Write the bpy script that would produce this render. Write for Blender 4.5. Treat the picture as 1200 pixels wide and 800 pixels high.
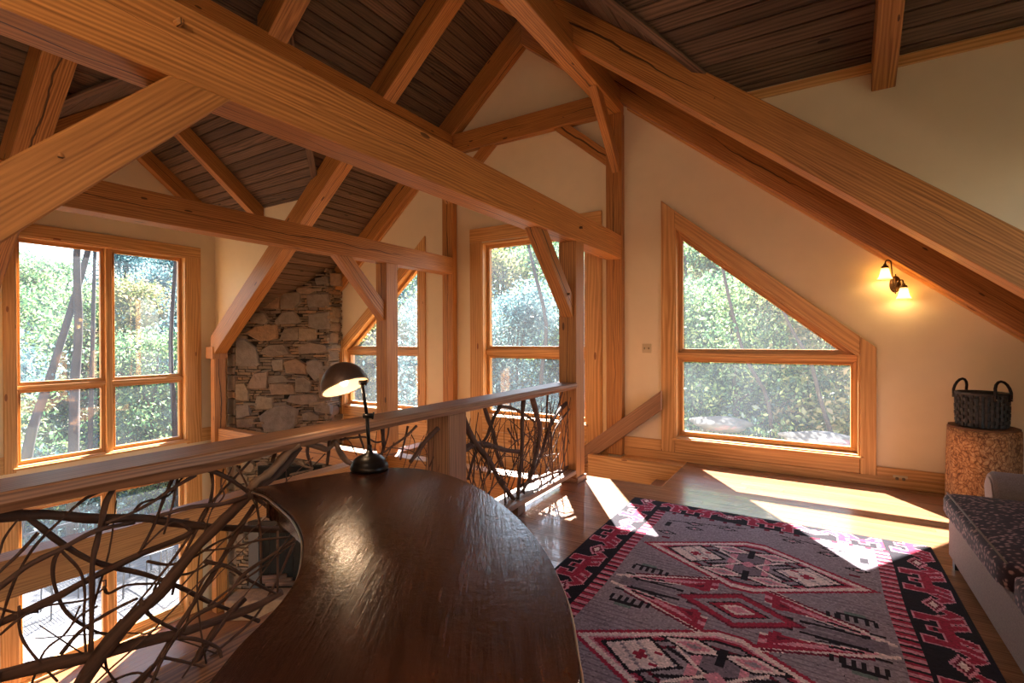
import bpy, bmesh, math, random
import numpy as np
from mathutils import Vector, Matrix
from mathutils.geometry import tessellate_polygon

for o in list(bpy.data.objects): bpy.data.objects.remove(o)
S = bpy.context.scene
COL = S.collection
rnd = random.Random(7)
PI = math.pi

# ---------------------------------------------------------------- camera
F_PX = 576.6; EYE = 1.5
yaw, pit, rol = [math.radians(a) for a in (31.58, -.35, -.19)]
FW = Vector((-math.sin(yaw)*math.cos(pit), math.cos(yaw)*math.cos(pit), math.sin(pit)))
R0 = Vector((math.cos(yaw), math.sin(yaw), 0)); U0 = R0.cross(FW)
CR = R0*math.cos(rol)+U0*math.sin(rol); CU = -R0*math.sin(rol)+U0*math.cos(rol)
CAM = Vector((0, 0, EYE))
cd = bpy.data.cameras.new('camera'); cam = bpy.data.objects.new('camera', cd); COL.objects.link(cam)
cd.sensor_width = 36; cd.lens = 36*F_PX/1200; cd.clip_start = .05; cd.clip_end = 300
cam.matrix_world = Matrix(((CR.x, CU.x, -FW.x, 0), (CR.y, CU.y, -FW.y, 0), (CR.z, CU.z, -FW.z, EYE), (0, 0, 0, 1)))
S.camera = cam

def ray(px, py): return CR*((px-600)/F_PX)+CU*((400-py)/F_PX)+FW
def at(px, py, ax, v):
    """where the sight line through a photo pixel meets a real plane of the building"""
    d = ray(px, py); i = 'xyz'.index(ax); t = (v-CAM[i])/d[i]
    return CAM+d*t

# ---------------------------------------------------------------- world, sun, exposure
w = bpy.data.worlds.new('sky'); S.world = w; w.use_nodes = True
nt = w.node_tree; nt.nodes.clear()
sky = nt.nodes.new('ShaderNodeTexSky'); sky.sky_type = 'NISHITA'; sky.sun_disc = False
sky.sun_elevation = math.radians(42); sky.sun_rotation = math.radians(-33.5); sky.air_density = 1.2; sky.dust_density = 1.2; sky.altitude = 600
bg = nt.nodes.new('ShaderNodeBackground'); bg.inputs['Strength'].default_value = .25
wo = nt.nodes.new('ShaderNodeOutputWorld')
nt.links.new(sky.outputs[0], bg.inputs[0]); nt.links.new(bg.outputs[0], wo.inputs[0])

sl = bpy.data.lights.new('sun', 'SUN'); sl.energy = 22; sl.angle = math.radians(.6); sl.color = (1, .95, .87)
so = bpy.data.objects.new('sun', sl); COL.objects.link(so)
el = math.radians(42); SUN = Vector((.552*math.cos(el), -.834*math.cos(el), -math.sin(el)))
so.rotation_mode = 'QUATERNION'; so.rotation_quaternion = SUN.to_track_quat('-Z', 'Y')

def point_light(name, loc, power, color, r=.03):
    l = bpy.data.lights.new(name, 'POINT'); l.energy = power; l.color = color; l.shadow_soft_size = r
    o = bpy.data.objects.new(name, l); COL.objects.link(o); o.location = loc; return o

S.view_settings.view_transform = 'Standard'; S.view_settings.look = 'None'
S.view_settings.exposure = 1.8; S.view_settings.gamma = 1; S.view_settings.use_curve_mapping = False
# three added fill lights behind the viewer; pendant fixtures are built round them
FILL_LIGHTS = ((.4, -.7, 2.2), (-.9, -.7, 2.8), (-5.4, -.6, 2.0))
for k, (x, y, z) in enumerate(FILL_LIGHTS):
    point_light('fill_light', (x, y, z), 13, (1, .78, .58), .06)

# ---------------------------------------------------------------- materials
def s2l(c):
    return tuple((v/12.92 if v <= .04045 else ((v+.055)/1.055)**2.4) for v in [q/255 for q in c])+(1,)
class NT:
    def __init__(s, name):
        s.m = bpy.data.materials.new(name); s.m.use_nodes = True; s.t = s.m.node_tree; s.t.nodes.clear()
        s.out = s.n('ShaderNodeOutputMaterial')
    def n(s, t, **k):
        o = s.t.nodes.new(t)
        for a, v in k.items():
            if a.startswith('i_'): o.inputs[a[2:].replace('_', ' ')].default_value = v
            else: setattr(o, a, v)
        return o
    def l(s, a, b): s.t.links.new(a, b)
    def math(s, op, a, b=None, c=None):
        o = s.n('ShaderNodeMath', operation=op)
        for i, v in enumerate((a, b, c)):
            if v is None: continue
            if isinstance(v, (int, float)): o.inputs[i].default_value = v
            else: s.l(v, o.inputs[i])
        return o.outputs[0]
    def ramp(s, fac, stops):
        r = s.n('ShaderNodeValToRGB'); e = r.color_ramp.elements
        while len(e) < len(stops): e.new(.5)
        for i, (p, c) in enumerate(stops): e[i].position = p; e[i].color = c
        s.l(fac, r.inputs[0]); return r.outputs[0]
    def mix(s, f, a, b, blend='MIX'):
        o = s.n('ShaderNodeMix', data_type='RGBA', blend_type=blend)
        for i, v in ((0, f), (6, a), (7, b)):
            if isinstance(v, (int, float, tuple)): o.inputs[i].default_value = v
            else: s.l(v, o.inputs[i])
        return o.outputs[2]
    def vec(s, scale, rand=0.0, src='Object'):
        tc = s.n('ShaderNodeTexCoord'); v = tc.outputs[src]
        if rand:
            oi = s.n('ShaderNodeObjectInfo'); q = s.n('ShaderNodeVectorMath', operation='MULTIPLY_ADD')
            cb = s.n('ShaderNodeCombineXYZ'); s.l(oi.outputs['Random'], cb.inputs[0])
            s.l(oi.outputs['Random'], cb.inputs[1]); s.l(oi.outputs['Random'], cb.inputs[2])
            q.inputs[1].default_value = (rand*7, rand, rand*1.3); s.l(cb.outputs[0], q.inputs[0]); s.l(v, q.inputs[2]); v = q.outputs[0]
        mp = s.n('ShaderNodeMapping'); mp.inputs['Scale'].default_value = scale; s.l(v, mp.inputs[0]); return mp.outputs[0]
    def noise(s, v, scale, detail=3, rough=.5, dist=0):
        o = s.n('ShaderNodeTexNoise'); o.inputs['Scale'].default_value = scale; o.inputs['Detail'].default_value = detail
        o.inputs['Roughness'].default_value = rough; o.inputs['Distortion'].default_value = dist; s.l(v, o.inputs['Vector']); return o.outputs['Fac']
    def bsdf(s, col, rough=.6, bump=None, strength=.3, dist=.004, metal=0, coat=0, spec=.5):
        b = s.n('ShaderNodeBsdfPrincipled')
        for k, v in (('Base Color', col), ('Roughness', rough)):
            if isinstance(v, (int, float, tuple)): b.inputs[k].default_value = v
            else: s.l(v, b.inputs[k])
        b.inputs['Metallic'].default_value = metal; b.inputs['Coat Weight'].default_value = coat; b.inputs['Specular IOR Level'].default_value = spec
        if bump is not None:
            bp = s.n('ShaderNodeBump'); bp.inputs['Strength'].default_value = strength; bp.inputs['Distance'].default_value = dist
            s.l(bump, bp.inputs['Height']); s.l(bp.outputs[0], b.inputs['Normal'])
        s.l(b.outputs[0], s.out.inputs[0]); return b

def wood(name, dark, light, rough=.5, ring=9., knots=.0, check=False, var=.12, coat=0, fine=.35, knotcol=(60, 25, 10)):
    t = NT(name); dark = s2l(dark); light = s2l(light)
    v = t.vec((.10, 1, 1), 3.1)
    wv = t.n('ShaderNodeTexWave', wave_type='RINGS', rings_direction='X', wave_profile='SIN'); t.l(v, wv.inputs['Vector'])
    wv.inputs['Scale'].default_value = ring*2.4; wv.inputs['Distortion'].default_value = 16; wv.inputs['Detail'].default_value = 2.5; wv.inputs['Detail Scale'].default_value = .35; wv.inputs['Detail Roughness'].default_value = .55
    fib = t.noise(t.vec((2.5, 90, 90), 3.1), 1, 3, .6)
    amp = t.math('MULTIPLY', t.math('MAXIMUM', t.math('SUBTRACT', t.noise(t.vec((.5, 4, 4), 6.3), 1, 2), .28), 0.0), 3.6*(1-fine)*.62)
    f = t.math('ADD', t.math('MULTIPLY', t.math('SUBTRACT', wv.outputs['Fac'], .5), amp), t.math('MULTIPLY', fib, 1.0))
    big = t.noise(t.vec((.6, 3, 3), 2.3), 1, 2)
    f = t.math('ADD', f, t.math('MULTIPLY', t.math('SUBTRACT', big, .5), .5))
    c = t.ramp(f, [(.15, light), (.85, dark)])
    oi = t.n('ShaderNodeObjectInfo')
    hs = t.n('ShaderNodeHueSaturation'); t.l(c, hs.inputs['Color'])
    t.l(t.math('ADD', t.math('MULTIPLY', oi.outputs['Random'], 2*var), 1-var), hs.inputs['Value']); c = hs.outputs[0]
    if knots:
        vo = t.n('ShaderNodeTexVoronoi'); vo.inputs['Scale'].default_value = 1; t.l(t.vec((1.5, 5, 5), 3.7), vo.inputs['Vector'])
        k = t.math('LESS_THAN', t.math('ADD', vo.outputs['Distance'], t.math('MULTIPLY', fib, .04)), knots)
        c = t.mix(t.math('MULTIPLY', k, .8), c, s2l(knotcol))
    h = f
    if check:
        tc = t.n('ShaderNodeTexCoord'); sp = t.n('ShaderNodeSeparateXYZ'); t.l(tc.outputs['Object'], sp.inputs[0])
        n1 = t.noise(t.vec((.9, .01, .01), 5), 1, 4, .6)
        off = t.math('MULTIPLY', t.math('SUBTRACT', n1, .5), .16)
        for ax, sd in ((1, 5.0), (2, 8.0)):
            d = t.math('ABSOLUTE', t.math('SUBTRACT', sp.outputs[ax], off))
            msk = t.noise(t.vec((.45, .01, .01), sd), 1, 1)
            wd = t.math('MULTIPLY', t.math('MAXIMUM', t.math('SUBTRACT', msk, .43), 0.0), .035)
            k = t.math('LESS_THAN', d, wd)
            c = t.mix(t.math('MULTIPLY', k, .85), c, s2l((40, 18, 6)))
    t.bsdf(c, rough, h, .10, .001, coat=coat); return t.m

M = {}
M['timber'] = wood('timber', (134, 82, 38), (202, 138, 74), .48, 8, .085, True, .10)
M['timber_smooth'] = wood('timber_smooth', (134, 82, 38), (202, 138, 74), .48, 8, .0, True, .08)
M['pine'] = wood('pine', (182, 126, 70), (224, 172, 110), .42, 5, .10, False, .08, fine=.25, knotcol=(120, 52, 18))
M['ceiling_board'] = wood('ceiling_board', (60, 44, 34), (120, 92, 72), .75, 6, .09, False, .30, knotcol=(26, 15, 10))
M['rail_wood'] = wood('rail_wood', (108, 72, 50), (164, 118, 86), .45, 9, .0, False, .06)
M['floor_board'] = wood('floor_board', (112, 74, 50), (156, 110, 78), .24, 10, .0, False, .16, coat=.25)
M['lower_floor'] = wood('lower_floor', (110, 62, 32), (150, 94, 52), .35, 10, .0, False, .14)
M['deck_board'] = wood('deck_board', (56, 56, 62), (86, 86, 94), .8, 8, .0, False, .12)
M['branch'] = wood('branch', (56, 36, 28), (112, 80, 62), .8, 4, .0, False, .22, fine=.7)
M['branch_pale'] = wood('branch_pale', (98, 72, 54), (140, 108, 82), .7, 4, .0, False, .1, fine=.6)

def plain(name, col, rough=.6, metal=0, nscale=0, amt=.1, bump=0, coat=0, spec=.5, bdist=.004):
    t = NT(name); c = s2l(col)
    if nscale:
        n = t.noise(t.vec((1, 1, 1), 3), nscale, 4)
        cc = t.mix(n, tuple(v*(1-amt*2) for v in c[:3])+(1,), tuple(min(1, v*(1+amt)) for v in c[:3])+(1,))
        t.bsdf(cc, rough, n if bump else None, bump, bdist, metal, coat, spec)
    else: t.bsdf(c, rough, metal=metal, coat=coat, spec=spec)
    return t.m
M['plaster'] = plain('plaster', (232, 212, 180), .9, 0, 6, .03, .05)
M['black_metal'] = plain('black_metal', (34, 28, 26), .35, .6)
M['bronze'] = plain('bronze', (92, 66, 44), .4, .8)
M['shade_metal'] = plain('shade_metal', (112, 90, 78), .45, .7, 30, .15)
M['tv_black'] = plain('tv_black', (10, 10, 11), .6, spec=.15)
M['grey_panel'] = plain('grey_panel', (86, 86, 90), .5, .3)
M['soot'] = plain('soot', (30, 28, 26), .9, 0, 8, .3)
M['plate'] = plain('plate', (206, 186, 150), .5)
M['socket_dark'] = plain('socket_dark', (120, 104, 80), .5)
M['edge_metal'] = plain('edge_metal', (176, 160, 140), .3, .9)
M['roofing'] = plain('roofing', (60, 56, 52), .9)
M['trunk'] = plain('trunk', (58, 50, 50), .9, 0, 3, .3, .5)
M['ground'] = plain('ground', (84, 80, 58), .95, 0, .6, .35, .4)
M['rock'] = plain('rock', (90, 88, 86), .9, 0, 2, .25, .6, bdist=.05)
M['patio_metal'] = plain('patio_metal', (52, 54, 62), .4, .5)

def glass():
    t = NT('window_glass')
    tr = t.n('ShaderNodeBsdfTransparent'); tr.inputs[0].default_value = (.97, .98, .99, 1)
    gl = t.n('ShaderNodeBsdfGlossy'); gl.inputs['Roughness'].default_value = .02
    tl = t.n('ShaderNodeBsdfTranslucent'); tl.inputs[0].default_value = (.80, .88, 1, 1)
    m1 = t.n('ShaderNodeMixShader'); m1.inputs[0].default_value = .05; t.l(tr.outputs[0], m1.inputs[1]); t.l(gl.outputs[0], m1.inputs[2])
    m2 = t.n('ShaderNodeMixShader')
    n = t.noise(t.vec((1, 1, 1), 2), 1.3, 3)
    t.l(t.math('ADD', t.math('MULTIPLY', n, .02), .0), m2.inputs[0]); t.l(m1.outputs[0], m2.inputs[1]); t.l(tl.outputs[0], m2.inputs[2])
    t.l(m2.outputs[0], t.out.inputs[0]); return t.m
M['glass'] = glass()

def stone_mat():
    t = NT('field_stone'); oi = t.n('ShaderNodeObjectInfo')
    base = t.ramp(oi.outputs['Random'], [(0, s2l((126, 116, 110))), (.3, s2l((172, 150, 124))), (.55, s2l((140, 132, 128))), (.8, s2l((184, 142, 104))), (1, s2l((122, 112, 106)))])
    n = t.noise(t.vec((1, 1, 1), 5), 9, 5, .6); n2 = t.noise(t.vec((1, 1, 1), 5), 40, 3)
    c = t.mix(t.math('MULTIPLY', n, .9), base, s2l((82, 70, 60)), 'MIX')
    t.bsdf(c, .9, t.math('ADD', n, t.math('MULTIPLY', n2, .3)), .8, .02); return t.m
M['stone'] = stone_mat()
def thin_stone():
    t = NT('ledge_stone')
    g = t.n('ShaderNodeNewGeometry')
    c = t.ramp(g.outputs['Random Per Island'], [(0, s2l((100, 88, 78))), (.35, s2l((160, 136, 110))), (.6, s2l((126, 114, 104))), (.8, s2l((176, 138, 102))), (1, s2l((112, 104, 100)))])
    n = t.noise(t.vec((1, 1, 1)), 30, 4); c = t.mix(t.math('MULTIPLY', n, .7), c, s2l((78, 66, 56)))
    t.bsdf(c, .9, n, .8, .01); return t.m
M['ledge'] = thin_stone()
M['mortar'] = plain('mortar', (40, 33, 27), .95, 0, 20, .3)

def desk_mat():
    t = NT('desk_leather')
    def rv(sc):
        tc = t.n('ShaderNodeTexCoord'); r_ = t.n('ShaderNodeMapping'); r_.inputs['Rotation'].default_value = (0, 0, math.radians(-34)); t.l(tc.outputs['Object'], r_.inputs[0])
        mp = t.n('ShaderNodeMapping'); mp.inputs['Scale'].default_value = sc; t.l(r_.outputs[0], mp.inputs[0]); return mp.outputs[0]
    v = rv((1, 1, 1)); n = t.noise(v, 4.5, 6, .7)
    streak = t.noise(rv((46, 3.2, 1)), 1, 5, .65); brush = t.noise(rv((130, 9, 1)), 1, 3, .6); patch = t.noise(rv((5, 1.6, 1)), 1, 3)
    c = t.ramp(t.math('ADD', t.math('MULTIPLY', n, .6), t.math('MULTIPLY', streak, .4)), [(.32, s2l((26, 13, 10))), (.52, s2l((52, 27, 19))), (.72, s2l((86, 47, 30)))])
    scr = t.math('GREATER_THAN', t.noise(rv((90, 6, 1)), 1, 6, .8), .66)
    c = t.mix(t.math('MULTIPLY', scr, .25), c, s2l((150, 112, 84)))
    r = t.math('ADD', t.math('ADD', t.math('MULTIPLY', streak, .22), t.math('MULTIPLY', patch, .22)), .0)
    bm_ = t.math('ADD', t.math('ADD', t.math('MULTIPLY', streak, t.math('MULTIPLY', patch, 1.6)), t.math('MULTIPLY', brush, .35)), t.math('MULTIPLY', t.noise(v, 22, 4, .7), .7))
    t.bsdf(c, r, bm_, .42, .004, spec=.65); return t.m
M['desk'] = desk_mat()
def sofa_mats():
    t = NT('chenille_body'); n = t.noise(t.vec((1, 1, 1)), 160, 2)
    t.bsdf(t.mix(n, s2l((98, 82, 74)), s2l((150, 132, 120))), .95, n, .5, .003); M['sofa_body'] = t.m
    t = NT('plum_spotted'); v = t.vec((1, 1.0, 1)); vo = t.n('ShaderNodeTexVoronoi'); vo.inputs['Scale'].default_value = 40; t.l(v, vo.inputs['Vector'])
    n = t.noise(v, 90, 3)
    f = t.math('ADD', vo.outputs['Distance'], t.math('MULTIPLY', n, .5))
    t.bsdf(t.ramp(f, [(.48, s2l((150, 116, 110))), (.66, s2l((66, 38, 42))), (.8, s2l((40, 20, 26)))]), .85, f, .4, .003); M['sofa_plum'] = t.m
sofa_mats()
def bark_mat():
    t = NT('peeled_bark'); v = t.vec((1, 1, .8)); vo = t.n('ShaderNodeTexVoronoi', feature='DISTANCE_TO_EDGE'); vo.inputs['Scale'].default_value = 30
    n0 = t.n('ShaderNodeTexNoise'); n0.inputs['Scale'].default_value = 7; t.l(v, n0.inputs['Vector'])
    vm = t.n('ShaderNodeVectorMath', operation='MULTIPLY_ADD'); vm.inputs[1].default_value = (.2, .2, .2); t.l(n0.outputs['Color'], vm.inputs[0]); t.l(v, vm.inputs[2]); t.l(vm.outputs[0], vo.inputs['Vector'])
    n = t.noise(v, 16, 5)
    f = t.math('MULTIPLY', t.math('MINIMUM', t.math('ADD', t.math('MULTIPLY', vo.outputs['Distance'], 5), .35), 1.0), t.math('ADD', t.math('MULTIPLY', t.noise(v, 34, 5, .7), 1.5), -.22))
    t.bsdf(t.ramp(f, [(.15, s2l((96, 54, 26))), (.5, s2l((178, 124, 74))), (.85, s2l((214, 170, 118)))]), .85, f, .7, .01); return t.m
M['bark'] = bark_mat()
M['end_grain'] = plain('end_grain', (120, 76, 42), .8, 0, 14, .2)
M['basket'] = plain('basket', (50, 44, 40), .6, 0, 60, .3)
def leaf_mat(name, c1, c2, c3):
    t = NT(name); g = t.n('ShaderNodeNewGeometry'); n = t.n('ShaderNodeTexNoise'); n.inputs['Scale'].default_value = .9; n.inputs['Detail'].default_value = 2
    tc = t.n('ShaderNodeTexCoord'); t.l(tc.outputs['Object'], n.inputs['Vector'])
    f = t.math('ADD', t.math('MULTIPLY', g.outputs['Random Per Island'], .5), t.math('MULTIPLY', n.outputs['Fac'], .6))
    c = t.ramp(f, [(.3, s2l(c1)), (.6, s2l(c2)), (.85, s2l(c3))])
    d = t.n('ShaderNodeBsdfDiffuse'); tl = t.n('ShaderNodeBsdfTranslucent'); t.l(c, d.inputs[0]); t.l(c, tl.inputs[0])
    gl = t.n('ShaderNodeBsdfGlossy'); gl.inputs['Roughness'].default_value = .45
    m = t.n('ShaderNodeMixShader'); m.inputs[0].default_value = .55; t.l(d.outputs[0], m.inputs[1]); t.l(tl.outputs[0], m.inputs[2])
    m2 = t.n('ShaderNodeMixShader'); m2.inputs[0].default_value = .06; t.l(m.outputs[0], m2.inputs[1]); t.l(gl.outputs[0], m2.inputs[2])
    t.l(m2.outputs[0], t.out.inputs[0]); return t.m
M['leaf_green'] = leaf_mat('leaf_green', (36, 66, 46), (88, 124, 82), (186, 202, 130))
M['leaf_cool'] = leaf_mat('leaf_cool', (38, 66, 74), (84, 118, 122), (156, 184, 178))
M['leaf_gold'] = leaf_mat('leaf_gold', (66, 84, 52), (130, 134, 82), (176, 152, 112))
def emis(name, col, st, mixd=.0):
    t = NT(name); e = t.n('ShaderNodeEmission'); e.inputs[0].default_value = s2l(col); e.inputs[1].default_value = st
    t.l(e.outputs[0], t.out.inputs[0]); return t.m
def shade_glass():
    t = NT('frosted_shade'); e = t.n('ShaderNodeEmission'); e.inputs[0].default_value = s2l((255, 205, 110)); e.inputs[1].default_value = .5
    tl = t.n('ShaderNodeBsdfTranslucent'); tl.inputs[0].default_value = s2l((250, 232, 190)); a = t.n('ShaderNodeAddShader')
    t.l(e.outputs[0], a.inputs[0]); t.l(tl.outputs[0], a.inputs[1]); t.l(a.outputs[0], t.out.inputs[0]); return t.m
M['frosted'] = shade_glass()
M['bulb'] = emis('bulb', (255, 214, 150), 3)
M['lamp_inside'] = plain('lamp_inside', (214, 184, 150), .6)
M['ember'] = emis('ember', (255, 120, 60), 1.0)

# ---------------------------------------------------------------- helpers
WM = {}
def link(name, me, mat, parent=None, mw=None, kind=None):
    o = bpy.data.objects.new(name, me); COL.objects.link(o)
    if mat is not None and me is not None and not me.materials: me.materials.append(M[mat] if isinstance(mat, str) else mat)
    mw = mw or Matrix.Identity(4); WM[o.name] = mw
    if parent: o.parent = parent; o.matrix_basis = WM[parent.name].inverted() @ mw
    else: o.matrix_basis = mw
    if kind: o['kind'] = kind
    return o
def empty(name, loc=(0, 0, 0), label=None, cat=None, group=None, kind=None):
    o = bpy.data.objects.new(name, None); COL.objects.link(o); o.location = loc; WM[o.name] = Matrix.Translation(loc); o.empty_display_size = .1
    tag(o, label, cat, group, kind); return o
def tag(o, label=None, cat=None, group=None, kind=None):
    if label: o['label'] = label
    if cat: o['category'] = cat
    if group: o['group'] = group
    if kind: o['kind'] = kind
    return o
def frame(origin, xd, up=Vector((0, 0, 1))):
    x = Vector(xd).normalized(); up = Vector(up)
    if abs(x.dot(up)) > .99: up = Vector((0, 1, 0))
    y = up.cross(x).normalized(); z = x.cross(y)
    return Matrix(((x.x, y.x, z.x, origin[0]), (x.y, y.y, z.y, origin[1]), (x.z, y.z, z.z, origin[2]), (0, 0, 0, 1)))
def solid(name, verts, faces, mat, parent=None, xd=(1, 0, 0), up=(0, 0, 1), bev=0, smooth=False, kind=None, origin=None, seg=1):
    vs = [Vector(v) for v in verts]
    o = Vector(origin) if origin is not None else sum(vs, Vector())/len(vs)
    mw = frame(o, xd, Vector(up)); inv = mw.inverted()
    bm = bmesh.new(); bv = [bm.verts.new(inv @ v) for v in vs]
    for f in faces: bm.faces.new([bv[i] for i in f])
    bmesh.ops.recalc_face_normals(bm, faces=bm.faces)
    if bev: bmesh.ops.bevel(bm, geom=list(bm.edges), offset=bev, segments=seg, affect='EDGES', clamp_overlap=True)
    me = bpy.data.meshes.new(name); bm.to_mesh(me); bm.free()
    if smooth: me.polygons.foreach_set('use_smooth', [True]*len(me.polygons))
    return link(name, me, mat, parent, mw, kind)
def prism(name, bottom, ext, mat, parent=None, xd=(1, 0, 0), bev=0, kind=None, up=(0, 0, 1)):
    n = len(bottom); b = [Vector(p) for p in bottom]; e = Vector(ext)
    vs = b+[p+e for p in b]
    fs = [tuple(range(n)), tuple(range(2*n-1, n-1, -1))]+[(i, (i+1) % n, n+(i+1) % n, n+i) for i in range(n)]
    return solid(name, vs, fs, mat, parent, xd, up, bev, kind=kind)
def timber(name, p0, p1, wd, ht, mat='timber', parent=None, cut0=None, cut1=None, bev=.006, up=(0, 0, 1), kind=None):
    """squared timber along p0-p1; cut0/cut1 = (point, normal) planes of its ends"""
    p0 = Vector(p0); p1 = Vector(p1); d = (p1-p0).normalized(); m = frame(p0, d, Vector(up)); y = m.col[1].to_3d(); z = m.col[2].to_3d()
    vs = []
    for p, c in ((p0, cut0), (p1, cut1)):
        for sy, sz in ((-1, -1), (1, -1), (1, 1), (-1, 1)):
            q = p+y*sy*wd/2+z*sz*ht/2
            if c: nn = Vector(c[1]); q = q+d*((Vector(c[0])-q).dot(nn)/d.dot(nn))
            vs.append(q)
    return solid(name, vs, [(0, 1, 2, 3), (7, 6, 5, 4), (0, 4, 5, 1), (1, 5, 6, 2), (2, 6, 7, 3), (3, 7, 4, 0)], mat, parent, d, up, bev, kind=kind)
def box(name, a, b, mat, parent=None, xd=(1, 0, 0), bev=0, kind=None):
    (x0, y0, z0), (x1, y1, z1) = a, b
    return prism(name, [(x0, y0, z0), (x1, y0, z0), (x1, y1, z0), (x0, y1, z0)], (0, 0, z1-z0), mat, parent, xd, bev, kind)
def plane3(plane, u, v, d): return Vector({'y': (u, d, v), 'x': (d, u, v), 'z': (u, v, d)}[plane])
def board(name, poly, plane, d0, d1, mat='pine', parent=None, g=(1, 0), bev=.002, kind=None):
    ex = plane3(plane, 0, 0, d1-d0)
    return prism(name, [plane3(plane, u, v, d0) for u, v in poly], ex, mat, parent, plane3(plane, g[0], g[1], 0), bev, kind, up=ex.normalized())
def inset(poly, d):
    n = len(poly); A = sum(poly[i][0]*poly[(i+1) % n][1]-poly[(i+1) % n][0]*poly[i][1] for i in range(n)); sg = 1 if A > 0 else -1
    L = []
    for i in range(n):
        (x0, y0), (x1, y1) = poly[i], poly[(i+1) % n]; l = math.hypot(x1-x0, y1-y0); nx, ny = -(y1-y0)/l*sg, (x1-x0)/l*sg
        L.append((x0+nx*d, y0+ny*d, (x1-x0)/l, (y1-y0)/l))
    out = []
    for i in range(n):
        a = L[i-1]; b = L[i]; det = a[2]*b[3]-a[3]*b[2]; t = ((b[0]-a[0])*b[3]-(b[1]-a[1])*b[2])/det
        out.append((a[0]+a[2]*t, a[1]+a[3]*t))
    return out
def ring(name, poly, d, plane, d0, d1, mat, parent, bev=.002, skip=()):
    q = inset(poly, d); n = len(poly)
    for i in range(n):
        if i in skip: continue
        j = (i+1) % n; g = (poly[j][0]-poly[i][0], poly[j][1]-poly[i][1])
        board(name, [poly[i], poly[j], q[j], q[i]], plane, d0, d1, mat, parent, g, bev)
    return q
def wall(name, outer, holes, plane, d0, d1, mat='plaster'):
    loops = [outer]+holes; pts = [Vector((u, v, 0)) for l in loops for u, v in l]
    tri = tessellate_polygon([[Vector((u, v, 0)) for u, v in l] for l in loops]); n = len(pts)
    vs = [plane3(plane, p.x, p.y, d0) for p in pts]+[plane3(plane, p.x, p.y, d1) for p in pts]
    fs = [tuple(t) for t in tri]+[tuple(n+i for i in reversed(t)) for t in tri]
    k = 0
    for l in loops:
        m = len(l)
        for i in range(m): a, b = k+i, k+(i+1) % m; fs.append((a, b, n+b, n+a))
        k += m
    return solid(name, vs, fs, mat, None, origin=(0, 0, 0), kind='structure')
def catmull(pts, n=5):
    P = [Vector(p) for p in pts]
    if len(P) < 3: 
        return [P[0].lerp(P[1], k/3) for k in range(4)]
    P = [P[0]*2-P[1]]+P+[P[-1]*2-P[-2]]; out = []
    for i in range(1, len(P)-2):
        for k in range(n):
            t = k/n; a, b, c, d = P[i-1:i+3]
            out.append(.5*((2*b)+(c-a)*t+(2*a-5*b+4*c-d)*t*t+(3*b-a-3*c+d)*t**3))
    out.append(P[-2]); return out
def tube_bm(bm, path, rad, seg=7, caps=True, rough=0, rng=None):
    rings = []; n = len(path); y = None
    for i, p in enumerate(path):
        d = (path[min(i+1, n-1)]-path[max(i-1, 0)]).normalized()
        if y is None: y = d.cross(Vector((.3, .2, 1))).normalized() if abs(d.z) < .95 else d.cross(Vector((1, 0, 0))).normalized()
        y = (y-d*y.dot(d)).normalized(); z = d.cross(y)
        r = rad(i/(n-1)) if callable(rad) else rad
        rings.append([bm.verts.new(p+(y*math.cos(2*PI*k/seg)+z*math.sin(2*PI*k/seg))*r*(1+(rng.uniform(-rough, rough) if rng else 0))) for k in range(seg)])
    for a, b in zip(rings, rings[1:]):
        for k in range(seg): bm.faces.new((a[k], a[(k+1) % seg], b[(k+1) % seg], b[k]))
    if caps: bm.faces.new(list(reversed(rings[0]))); bm.faces.new(rings[-1])
def tube(name, path, rad, mat, parent=None, seg=8, kind=None, rough=0, rng=None, origin=None):
    path = [Vector(p) for p in path]; o = Vector(origin) if origin else path[0]; d = path[-1]-path[0]
    if d.length < 1e-4: d = Vector((1, 0, 0))
    mw = frame(o, d); inv = mw.inverted(); bm = bmesh.new(); tube_bm(bm, [inv @ p for p in path], rad, seg, True, rough, rng)
    me = bpy.data.meshes.new(name); bm.to_mesh(me); bm.free(); me.polygons.foreach_set('use_smooth', [True]*len(me.polygons))
    return link(name, me, mat, parent, mw, kind)
def lathe(name, prof, mw, mat, parent=None, seg=32, thick=0):
    bm = bmesh.new(); rings = []
    for r, z in prof:
        rings.append([bm.verts.new((max(r, .0004)*math.cos(2*PI*k/seg), max(r, .0004)*math.sin(2*PI*k/seg), z)) for k in range(seg)])
    for a, b in zip(rings, rings[1:]):
        for k in range(seg): bm.faces.new((a[k], a[(k+1) % seg], b[(k+1) % seg], b[k]))
    me = bpy.data.meshes.new(name); bm.to_mesh(me); bm.free(); me.polygons.foreach_set('use_smooth', [True]*len(me.polygons))
    return link(name, me, mat, parent, mw)
T = Matrix.Translation

# ---------------------------------------------------------------- key dimensions (metres; loft floor z=0)
RX = -3.55; SL = .815; ZB = 5.68; ZC = 6.08          # ridge line, roof pitch, rafter underside and ceiling at the ridge
CY = 3.25; ZX = 5.02; HW = 1.65                       # crossing roof: ridge y, ceiling height there, half width
GY = 6.2; WX = -9.4; EX = 3.0; GF = -3.35             # gable wall, west wall, east end, ground floor
ZE = ZX-SL*HW                                         # eave of the crossing roof
def zc(x): return ZC-SL*abs(x-RX)
def zb(x): return ZB-SL*abs(x-RX)

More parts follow.
